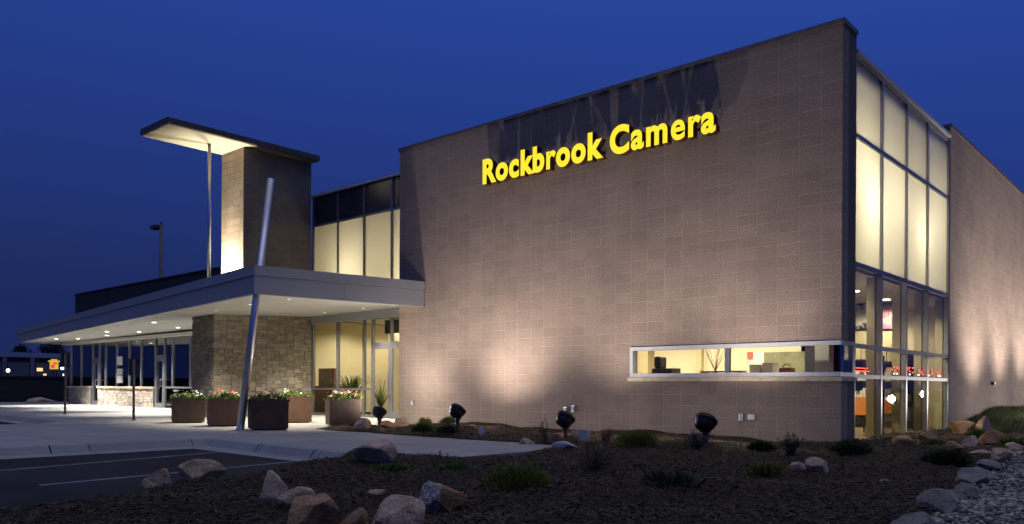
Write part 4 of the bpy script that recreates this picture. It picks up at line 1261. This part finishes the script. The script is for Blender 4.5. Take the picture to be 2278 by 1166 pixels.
# ------------------------------------------------------------------ rocks
def rock(label, x, y, w_, h_, mat, seed, d_=None, cuts=11, sink=0.25, name='boulder', cat='rock', rz=None, group='boulders in the mulch bed', up=0.0):
    r_ = random.Random(seed)
    bm = bmesh.new()
    bmesh.ops.create_icosphere(bm, subdivisions=4, radius=1.0)
    planes = []
    for _ in range(cuts):
        n = Vector((r_.gauss(0, 1), r_.gauss(0, 1), r_.gauss(0, .8))).normalized()
        planes.append((n, r_.uniform(.46, .80)))
    off = Vector((seed * 3.1, seed * 1.7, 0))
    for v in bm.verts:
        p = v.co.copy()
        for n, d in planes:
            e = p.dot(n) - d
            if e > 0: p -= n * e * 0.94
        p *= 1 + 0.10 * noise.noise(p * 1.6 + off) + 0.05 * noise.noise(p * 5 + off) + 0.025 * noise.noise(p * 13 + off)
        v.co = p
    xs = [v.co.x for v in bm.verts]; zs = [v.co.z for v in bm.verts]
    ex = (max(xs) - min(xs)); ez = (max(zs) - min(zs))
    d_ = d_ or w_ * r_.uniform(.6, .85)
    cuts = cuts + 6
    H = h_ / (1 - sink)
    for v in bm.verts:
        v.co = Vector((v.co.x * w_ / ex, v.co.y * d_ / ex, (v.co.z - min(zs)) / ez * H - H * sink))
    me = bpy.data.meshes.new(name); bm.to_mesh(me); bm.free()
    me.materials.append(mat)
    me.polygons.foreach_set('use_smooth', [True] * len(me.polygons))
    try: me.set_sharp_from_angle(angle=math.radians(20))
    except Exception: pass
    o = bpy.data.objects.new(name, me); COL.objects.link(o)
    o.location = (x, y, max(gz(x, y), -0.16) + up)
    o.rotation_euler = (0, 0, (0.7275 if rz is None else rz))
    tag(o, label, cat, group)
    return o
RK = [
 ('low pale stone at the asphalt edge, left of the domed boulder', -2.95, -10.72, .34, .19, 'rock_tan', 9),
 ('large domed tan boulder at the asphalt edge across the white line', -3.30, -10.08, .54, .25, 'rock_tan', 2),
 ('upright pinkish angular rock standing in the mulch, leftmost of the foreground cluster', -.81, -10.75, .24, .29, 'rock_pink', 13),
 ('wedge shaped pinkish rock leaning against the upright one', -.60, -10.66, .33, .18, 'rock_pink', 4),
 ('big squarish rock with flat tan top at the bottom picture edge', .19, -11.0, .40, .26, 'rock_orange', 5),
 ('low brown rock at the bottom edge, right of the squarish rock', .72, -11.05, .24, .15, 'rock_orange', 6),
 ('large smooth grey pink wedge rock at the bottom centre', .96, -10.87, .42, .25, 'rock_pink', 17),
 ('white veined rock with rusty orange end in the foreground', .41, -9.97, .44, .26, 'rock_veined', 8),
 ('large reddish brown boulder at the kerb corner before the walk', -2.96, -7.99, .60, .29, 'rock_pink', 21),
 ('small flat buff stone lying in the mulch above the wedge rock', -.59, -9.81, .17, .06, 'rock_tan', 10),
 ('pointed tan rock at the bed tip beside the entrance planter', -9.68, -2.94, .42, .26, 'rock_tan', 11),
 ('long low reddish rock under the leftmost floodlight', -9.71, -2.18, .44, .17, 'rock_orange', 12),
 ('round mauve rock right of the leftmost floodlight', -9.60, -1.84, .40, .23, 'rock_pink', 33),
 ('rounded pink rock at the end of the concrete walk', -4.08, -3.71, .31, .18, 'rock_pink', 14),
 ('long flat pale slab in front of the third floodlight', -2.79, -4.27, .45, .13, 'rock_white', 15),
 ('low reddish rock at the foot of the third floodlight', -4.01, -2.94, .30, .15, 'rock_orange', 16),
 ('bright white stone right of the third floodlight', -3.50, -2.84, .25, .23, 'rock_white', 18),
 ('small rose coloured rock touching the larger one, below the strip window', 1.24, -4.92, .20, .12, 'rock_pink', 19),
 ('rose coloured oval rock in the mulch below the strip window', 1.42, -4.76, .32, .18, 'rock_pink', 20),
 ('squared grey rock with orange end below the corner glazing', 1.05, -.08, .40, .17, 'rock_orange', 22),
 ('grey orange rock against the third pane of the corner glazing', 1.17, .94, .40, .20, 'rock_orange', 23),
 ('rusty orange rock at the foot of the grass slope, lower of two', .72, 5.39, .55, .32, 'rock_orange', 24),
 ('pale orange rock resting above the rusty one by the grass slope', 1.02, 5.75, .42, .45, 'rock_tan', 25),
 ('large blocky orange tan rock at the right, before the grass', 2.06, 1.54, .52, .30, 'rock_orange', 26),
 ('squat brown block at the left foot of the large blocky rock', 2.10, -.35, .28, .20, 'rock_pink', 27),
 ('orange topped rock on the mulch left of the brown block', 2.03, -1.11, .36, .13, 'rock_orange', 28),
 ('flat pale slab lying near the gravel edge', 2.43, -1.36, .34, .07, 'rock_tan', 29),
 ('tiny reddish stone alone in the dark mulch at right', 2.35, -5.38, .12, .05, 'rock_orange', 30),
 ('small brown rock tucked behind the white stone', -4.0, -2.41, .24, .15, 'rock_tan', 31),
]
for (lab, x, y, w_, h_, m, s_) in RK:
    rock(lab, x, y, w_ * .93, h_ * .95, M[m], s_)
EDS = 0.74
ED = [(3.62, -9.3, .46, 'grey edging slab at the bottom edge where the gravel begins'),
      (3.44, -8.25, .40, 'broad grey edging slab, first above the bottom edge'),
      (3.40, -7.5, .36, 'rounded grey edging stone, second from the bottom'),
      (3.28, -6.75, .38, 'large bluish edging slab overlapping the mulch, third up'),
      (3.24, -6.0, .34, 'narrow edging stone between two larger slabs, fourth up'),
      (3.13, -5.2, .40, 'pale pointed edging slab halfway up the gravel edge'),
      (3.03, -4.3, .38, 'flat pale edging stone, sixth from the bottom'),
      (2.97, -3.4, .36, 'grey edging stone right of the dark green shrub'),
      (2.88, -2.4, .36, 'light edging stone near the flat slab'),
      (2.74, -1.2, .38, 'tan edging stone at the right picture edge'),
      (2.62, 0.1, .36, 'far tan edging stone at the top of the gravel')]
for k, (x, y, w_, lab) in enumerate(ED):
    w_ *= EDS
    rock(lab, x, y, w_, .09 + .03 * (k % 3), M['rock_grey'] if k < 8 else M['rock_tan'], 50 + k, w_ * 1.5, 9, .3, 'edging_stone', 'edging stone', 0.15 + 0.4 * ((k * 7) % 5 - 2) / 2, 'edging stones along the gravel')
rock('low heap of tan stone at the foot of the far dark wall', -45.0, 1.9, 1.6, .45, M['rock_tan'], 71, group='stones by the far wall')
rock('brownish stone at the left picture edge by the far dark wall', -45.5, -0.6, 1.0, .35, M['rock_tan'], 72, group='stones by the far wall')

# ------------------------------------------------------------------ shrubs
def mound(name, label, x, y, w_, h_, mat, n, seed, blade=0.10, stiff=0.7, group='shrubs in the mulch bed'):
    r_ = np.random.default_rng(seed)
    th = r_.uniform(0, 2 * PI, n); rr = np.sqrt(r_.uniform(0, 1, n))
    u = rr * np.cos(th); v = rr * np.sin(th)
    lump = 1 + 0.22 * np.sin(5 * th + seed) + 0.15 * np.sin(9 * th + 2 * seed)
    top = np.sqrt(np.maximum(0, 1 - rr ** 2)) * lump
    zz = top * h_ * r_.uniform(.35, 1.0, n)
    P = np.stack([u * w_ / 2 * lump, v * w_ / 2 * lump, zz], 1)
    D = np.stack([u, v, stiff + top * .6 + 0 * u], 1) + r_.normal(0, .35, (n, 3))
    D /= np.linalg.norm(D, axis=1)[:, None]
    L = blade * r_.uniform(.5, 1.2, n)[:, None]
    Sd = np.cross(D, r_.normal(0, 1, (n, 3))); Sd /= np.linalg.norm(Sd, axis=1)[:, None]
    wd = 0.05 * L + 0.002
    V = np.stack([P - Sd * wd, P + Sd * wd, P + D * L * .6 + Sd * wd * .8, P + D * L, P + D * L * .6 - Sd * wd * .8], 1).reshape(-1, 3)
    F = np.arange(n)[:, None] * 5 + np.array([[0, 1, 2, 3, 4]])
    root = thing(name, label, 'shrub', (x, y, gz(x, y)), 0, group)
    rawmesh('foliage', V, F, mat, root)
    st = MB(); q = random.Random(seed)
    for _ in range(14):
        a = q.uniform(0, 2 * PI); e = q.uniform(.3, .8)
        st.tube([(0, 0, -.03), (math.cos(a) * w_ * .25 * e, math.sin(a) * w_ * .25 * e, h_ * .5), (math.cos(a) * w_ * .45 * e, math.sin(a) * w_ * .45 * e, h_ * .85)], [.008, .006, .003], 5)
    st.build('stems', M['twig'], root)
def twiggy(name, label, x, y, w_, h_, mat, n, seed, buds=None, spread=1.0, thick=1.0, group='shrubs in the mulch bed'):
    r_ = random.Random(seed)
    root = thing(name, label, 'shrub', (x, y, gz(x, y)), 0, group)
    mb = MB(); tips = []
    for _ in range(n):
        a = r_.uniform(0, 2 * PI); s_ = r_.uniform(.15, 1) * spread; L = h_ * r_.uniform(.55, 1.05)
        e = Vector((math.cos(a) * w_ / 2 * s_, math.sin(a) * w_ / 2 * s_, L * (1.05 - .35 * s_)))
        b_ = Vector((r_.uniform(-.03, .03), r_.uniform(-.03, .03), -.03))
        m = b_.lerp(e, .5) + Vector((r_.uniform(-.03, .03), r_.uniform(-.03, .03), .04 * h_))
        mb.tube([b_, m, e], [.0055 * thick, .004 * thick, .002 * thick], 4); tips.append(e)
        for _k in range(3):
            t = r_.uniform(.4, .9); s0_ = b_.lerp(m, t * 2) if t < .5 else m.lerp(e, t * 2 - 1)
            q = s0_ + Vector((r_.uniform(-1, 1), r_.uniform(-1, 1), r_.uniform(.2, 1.2))) * L * .22
            mb.tube([s0_, q], [.003 * thick, .0015 * thick], 4); tips.append(q)
    mb.build('branches', mat, root)
    if buds:
        lb_ = MB()
        for e in tips:
            for _ in range(4):
                p = e + Vector((r_.gauss(0, .012), r_.gauss(0, .012), r_.gauss(-.015, .02)))
                a = Vector((r_.gauss(0, 1), r_.gauss(0, 1), r_.gauss(0, 1))).normalized(); c_ = a.cross(Vector((0, .3, 1))).normalized()
                lb_.quad(p - a * .014, p - c_ * .007, p + a * .014, p + c_ * .007)
        lb_.build('buds', buds, root)
mound('juniper_mound', 'bright green rounded juniper in the middle of the mulch bed', .10, -8.72, .56, .19, M['needle'], 9000, 1, .034)
mound('juniper_mound', 'small green juniper mound close to the front wall', -1.98, -3.45, .60, .19, M['needle'], 6000, 2, .036)
mound('juniper_mound', 'dull green grassy tuft below the outlet boxes', 1.16, -5.62, .30, .10, M['needle'], 420, 3, .11)
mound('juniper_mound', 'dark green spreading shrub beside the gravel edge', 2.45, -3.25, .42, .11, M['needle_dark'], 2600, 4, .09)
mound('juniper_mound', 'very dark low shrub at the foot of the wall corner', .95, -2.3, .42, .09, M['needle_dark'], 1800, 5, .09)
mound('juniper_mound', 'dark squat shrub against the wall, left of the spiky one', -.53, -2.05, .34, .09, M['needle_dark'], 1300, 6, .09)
twiggy('spiky_shrub', 'dark upright spiky shrub in front of the wall near the corner', .23, -2.75, .48, .33, M['twig'], 44, 7, M['needle_dark'], .9)
twiggy('bare_shrub', 'purplish bare twiggy shrub beside the rightmost floodlight', -1.14, -3.04, .50, .34, M['twig_purple'], 60, 8, None, 1.0)
twiggy('bare_shrub', 'wide fine bare shrub in the mulch right of centre', -.13, -7.18, .55, .30, M['twig'], 60, 9, None, 1.1, .8)
twiggy('bare_shrub', 'leggy budding shrub left of the third floodlight', -3.75, -3.60, .34, .47, M['twig'], 9, 10, M['needle'], .8, 1.5)
twiggy('bare_shrub', 'leaning bare shrub right of the white stone', -3.10, -2.69, .30, .27, M['twig'], 16, 11, M['twig'], .9, 1.2)
twiggy('bare_shrub', 'small bare sapling standing before the pale walk', -2.35, -7.35, .20, .22, M['twig'], 5, 12, None, 1.0, 1.3)
mound('grass_tuft', 'pale green grassy tuft at the wall base by the entrance', -9.43, -1.25, .24, .13, M['needle'], 600, 13, .10)
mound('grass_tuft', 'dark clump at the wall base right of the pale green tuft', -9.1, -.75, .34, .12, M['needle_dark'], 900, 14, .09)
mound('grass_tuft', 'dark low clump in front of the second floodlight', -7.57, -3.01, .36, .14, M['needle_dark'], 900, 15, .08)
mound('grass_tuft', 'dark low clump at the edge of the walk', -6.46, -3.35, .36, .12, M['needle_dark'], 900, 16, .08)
mound('grass_tuft', 'low green patch left in the mulch behind foreground rocks', -2.35, -8.15, .45, .06, M['leaf'], 700, 17, .06)
mound('grass_tuft', 'low green patch in the mulch left of the bright juniper', -1.75, -7.70, .42, .05, M['leaf'], 600, 18, .06)
mound('grass_tuft', 'thin dark grassy tuft in the mulch right of the bare shrub', 1.25, -7.9, .40, .06, M['needle_dark'], 240, 19, .12)
mound('grass_tuft', 'fresh green tuft between the orange rocks by the slope', 1.35, 3.6, .30, .14, M['leaf'], 500, 20, .09)
mound('grass_tuft', 'green tuft right of the large blocky orange rock', 2.40, 1.1, .32, .14, M['leaf'], 500, 21, .09)
mound('grass_tuft', 'low green tuft below the third pane of glazing', 1.45, .2, .34, .06, M['leaf'], 500, 22, .06)
mound('grass_tuft', 'very dark low clump before the first pane of glazing', .65, -1.35, .36, .10, M['needle_dark'], 900, 23, .08)
# plant tag
root = thing('plant_tag', 'small white plant tag stuck in the bed beside the walk', 'plant tag', (-5.80, -3.07, gz(-5.8, -3.07)), .5)
MB().box(-.01, .01, -.004, .004, -.05, .08).build('stake', M['white_plastic'], root)
MB().box(-.055, .055, -.008, -.004, .05, .17).build('card', M['white_plastic'], root)

# ------------------------------------------------------------------ scattered mulch, gravel and grass
CAM = np.array([5.0854, -14.3984])
def in_view(x, y, margin=1.35):
    dx, dy = x - CAM[0], y - CAM[1]
    z_ = -dx * math.sin(.7275) + dy * math.cos(.7275); s_ = dx * math.cos(.7275) + dy * math.sin(.7275)
    return (z_ > 3.0) & (np.abs(s_) < z_ * .64 * margin + .5)
def scatter(n, x0, x1, y0, y1, ok, near=5.0):
    x = rng.uniform(x0, x1, n); y = rng.uniform(y0, y1, n)
    d = np.hypot(x - CAM[0], y - CAM[1])
    k = ok(x, y) & in_view(x, y) & (rng.uniform(0, 1, n) < np.clip((near / d) ** 1.2, .06, 1))
    return x[k], y[k]
def chips():
    x, y = scatter(620000, -11.2, 4.2, -14, 6.0, lambda x, y: (zone_rough(x, y) > .12) & (x < gravel_x(y) + .1) & ~((x < 0) & (y > -.05)))
    n = len(x)
    P = np.stack([x, y, ground_z(x, y) + rng.uniform(-.004, .022, n)], 1)
    a = rng.uniform(0, 2 * PI, n)
    D = np.stack([np.cos(a), np.sin(a), rng.normal(0, .28, n)], 1)
    Sd = np.stack([-np.sin(a), np.cos(a), rng.normal(0, .45, n)], 1)
    L = (rng.gamma(3, .0075, n) + .009)[:, None]; Wd = rng.uniform(.0025, .0075, n)[:, None]
    V = np.stack([P - D * L, P - D * L * .3 + Sd * Wd, P + D * L, P + D * L * .2 - Sd * Wd], 1).reshape(-1, 3)
    F = np.arange(n)[:, None] * 4 + np.arange(4)[None]
    tag(rawmesh('mulch_chips', V, F, M['chip']), 'dark shredded bark mulch covering the planting bed', 'mulch', kind='stuff')
chips()
def pebbles():
    x, y = scatter(150000, 2.3, 8.5, -13, 4.2, lambda x, y: x > gravel_x(y) + .02, 6.5)
    n = len(x)
    g_ = (1 + 5 ** .5) / 2
    IV = np.array([(-1, g_, 0), (1, g_, 0), (-1, -g_, 0), (1, -g_, 0), (0, -1, g_), (0, 1, g_), (0, -1, -g_), (0, 1, -g_), (g_, 0, -1), (g_, 0, 1), (-g_, 0, -1), (-g_, 0, 1)]) / 1.9
    IF = np.array([(0, 11, 5), (0, 5, 1), (0, 1, 7), (0, 7, 10), (0, 10, 11), (1, 5, 9), (5, 11, 4), (11, 10, 2), (10, 7, 6), (7, 1, 8), (3, 9, 4), (3, 4, 2), (3, 2, 6), (3, 6, 8), (3, 8, 9), (4, 9, 5), (2, 4, 11), (6, 2, 10), (8, 6, 7), (9, 8, 1)])
    s_ = rng.gamma(5, .0022, n) + .005
    sc = s_[:, None] * np.stack([rng.uniform(.8, 1.4, n), rng.uniform(.7, 1.2, n), rng.uniform(.5, .85, n)], 1)
    V = IV[None] * sc[:, None, :] * rng.uniform(.82, 1.15, (n, 12, 1))
    a = rng.uniform(0, 2 * PI, n); c_, s2 = np.cos(a)[:, None], np.sin(a)[:, None]
    V = np.stack([V[:, :, 0] * c_ - V[:, :, 1] * s2, V[:, :, 0] * s2 + V[:, :, 1] * c_, V[:, :, 2]], 2)
    V += np.stack([x, y, ground_z(x, y) + s_ * .35], 1)[:, None, :]
    F = (IF[None] + (np.arange(n) * 12)[:, None, None]).reshape(-1, 3)
    tag(rawmesh('gravel_stones', V.reshape(-1, 3), F, M['pebble']), 'grey gravel filling the lower right corner', 'gravel', kind='stuff')
pebbles()
def grass():
    n0 = 60000
    x = rng.uniform(0.02, 9, n0); y = rng.uniform(5.5, 22, n0)
    k = in_view(x, y, 1.3) & (rng.uniform(0, 1, n0) < 1.0)
    x, y = x[k], y[k]; n = len(x)
    P = np.stack([x, y, ground_z(x, y) - .005], 1)
    a = rng.uniform(0, 2 * PI, n)
    Sd = np.stack([np.cos(a), np.sin(a), 0 * a], 1) * .004
    T = np.stack([rng.normal(0, .035, n), rng.normal(0, .035, n), rng.uniform(.04, .10, n)], 1)
    V = np.stack([P - Sd, P + Sd, P + T], 1).reshape(-1, 3)
    F = np.arange(n)[:, None] * 3 + np.arange(3)[None]
    tag(rawmesh('lawn_grass', V, F, M['grass']), 'dark green lawn grass on the slope beside the side wall', 'grass', kind='stuff')
grass()
